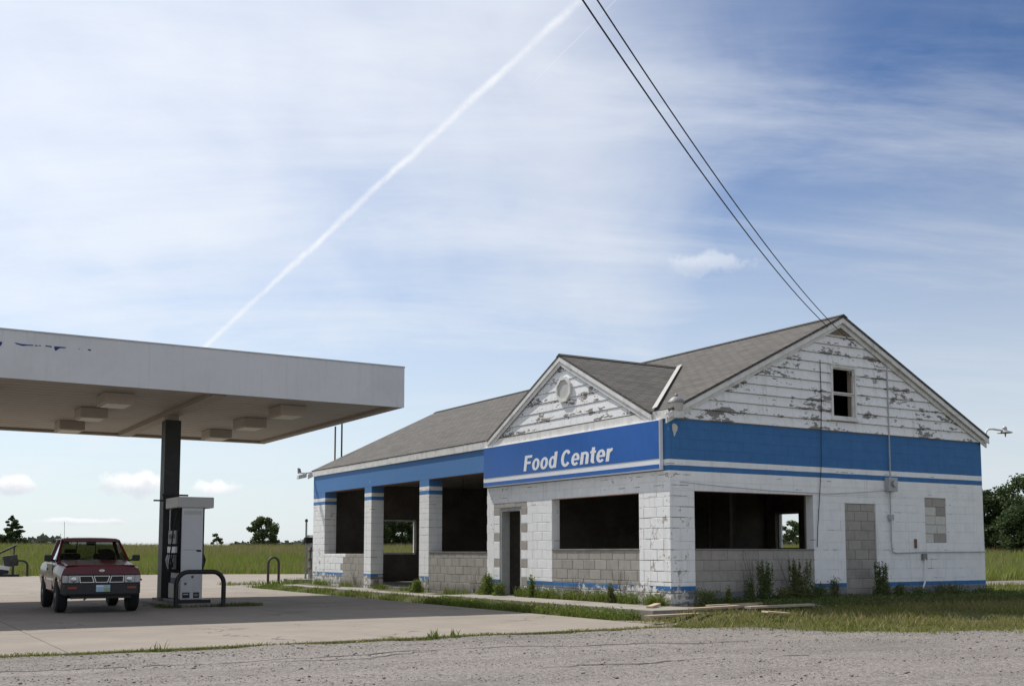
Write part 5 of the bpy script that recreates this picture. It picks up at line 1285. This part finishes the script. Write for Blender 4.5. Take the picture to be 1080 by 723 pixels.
# right of the building
tree('dense_tree', 'dense dark tree at the right edge behind the grass field', 45.5, 96, 7.4, 3.2, .25, LF1, 95, 16000, .24, 'dark trees right of the shop', low=1)
tree('dense_tree', 'dense dark tree just right of the far gable corner', 41.6, 97, 5.9, 2.5, .22, LF1, 80, 12000, .24, 'dark trees right of the shop', low=1)
tree('dense_tree', 'large dark tree cut by the right frame edge', 50.5, 99, 7.0, 3.4, .25, LF1, 60, 9000, .26, 'dark trees right of the shop', low=1)
tree('dense_tree', 'low dark bush tree between the taller dark trees at right', 43.8, 92, 4.6, 2.8, .2, LF1, 70, 11000, .24, 'dark trees right of the shop', low=1)
# left skyline
tree('pine_tree', 'lone dark pine tree on the skyline at the far left', -58.5, 128, 4.2, 1.9, .14, LF1, 60, 6500, .22, 'trees on the left skyline', True, z0=1.3)
tree('round_tree', 'lone round tree on the skyline left of the garage', -31.5, 139, 4.7, 2.2, .16, LF2, 44, 6500, .26, 'trees on the left skyline', z0=.9)
tree('small_tree', 'small shrub like tree on the skyline just right of the dispenser', -37.2, 138, 2.6, .8, .08, LF2, 18, 1600, .22, 'trees on the left skyline', z0=1.0)
# seen through the garage and the shop windows
for k, (X, Y, hh, rd) in enumerate([(-15.4, 118, 5.6, 3.0), (-12.2, 122, 4.9, 2.6), (-9.6, 118, 4.5, 2.4), (-13.5, 126, 6.0, 3.0)]):
    tree('far_tree', ['dark tree seen through the garage window at its left side', 'tree in the middle of the view through the garage window', 'lower tree at the right of the view through the garage window', 'tallest tree behind the others through the garage window'][k], X, Y, hh, rd, .2, LF1 if k % 2 == 0 else LF2, 40, 6000, .26, 'trees seen through the garage')
tree('far_tree', 'round tree seen through the shop window, right half of the view', 36.6, 142, 4.2, 1.7, .15, LF2, 30, 3600, .26, 'trees seen through the shop', z0=1.0)
tree('far_tree', 'low tree seen through the shop window at its left side', 34.0, 146, 3.2, 1.5, .15, LF2, 26, 3000, .26, 'trees seen through the shop', z0=1.0)
# far wood along the horizon
C = []
X = np.linspace(-330, 330, 560); 
prof = 5.0+1.0*np.sin(X*.031+1)+.9*np.sin(X*.083)+.7*np.sin(X*.19+2)
gap = (np.sin(X*.021+.9)+.5*np.sin(X*.057)) > -.6
for x, h_, gk in zip(X, prof, gap):
    if not gk: h_ *= .35
    yb = 400+12*math.sin(x*.02)
    for k in range(26):
        C.append((x+random.gauss(0, 1.2), yb+random.uniform(-6, 6), .5+h_*random.random()**.7*(1.0+.08*random.gauss(0, 1))))
o = stuff(link('distant_wood', leaf_mesh('distant_wood', np.array(C), 2.4, .2, .8), LF3)); tag(o, 'far dark line of woods along the horizon', 'woods')
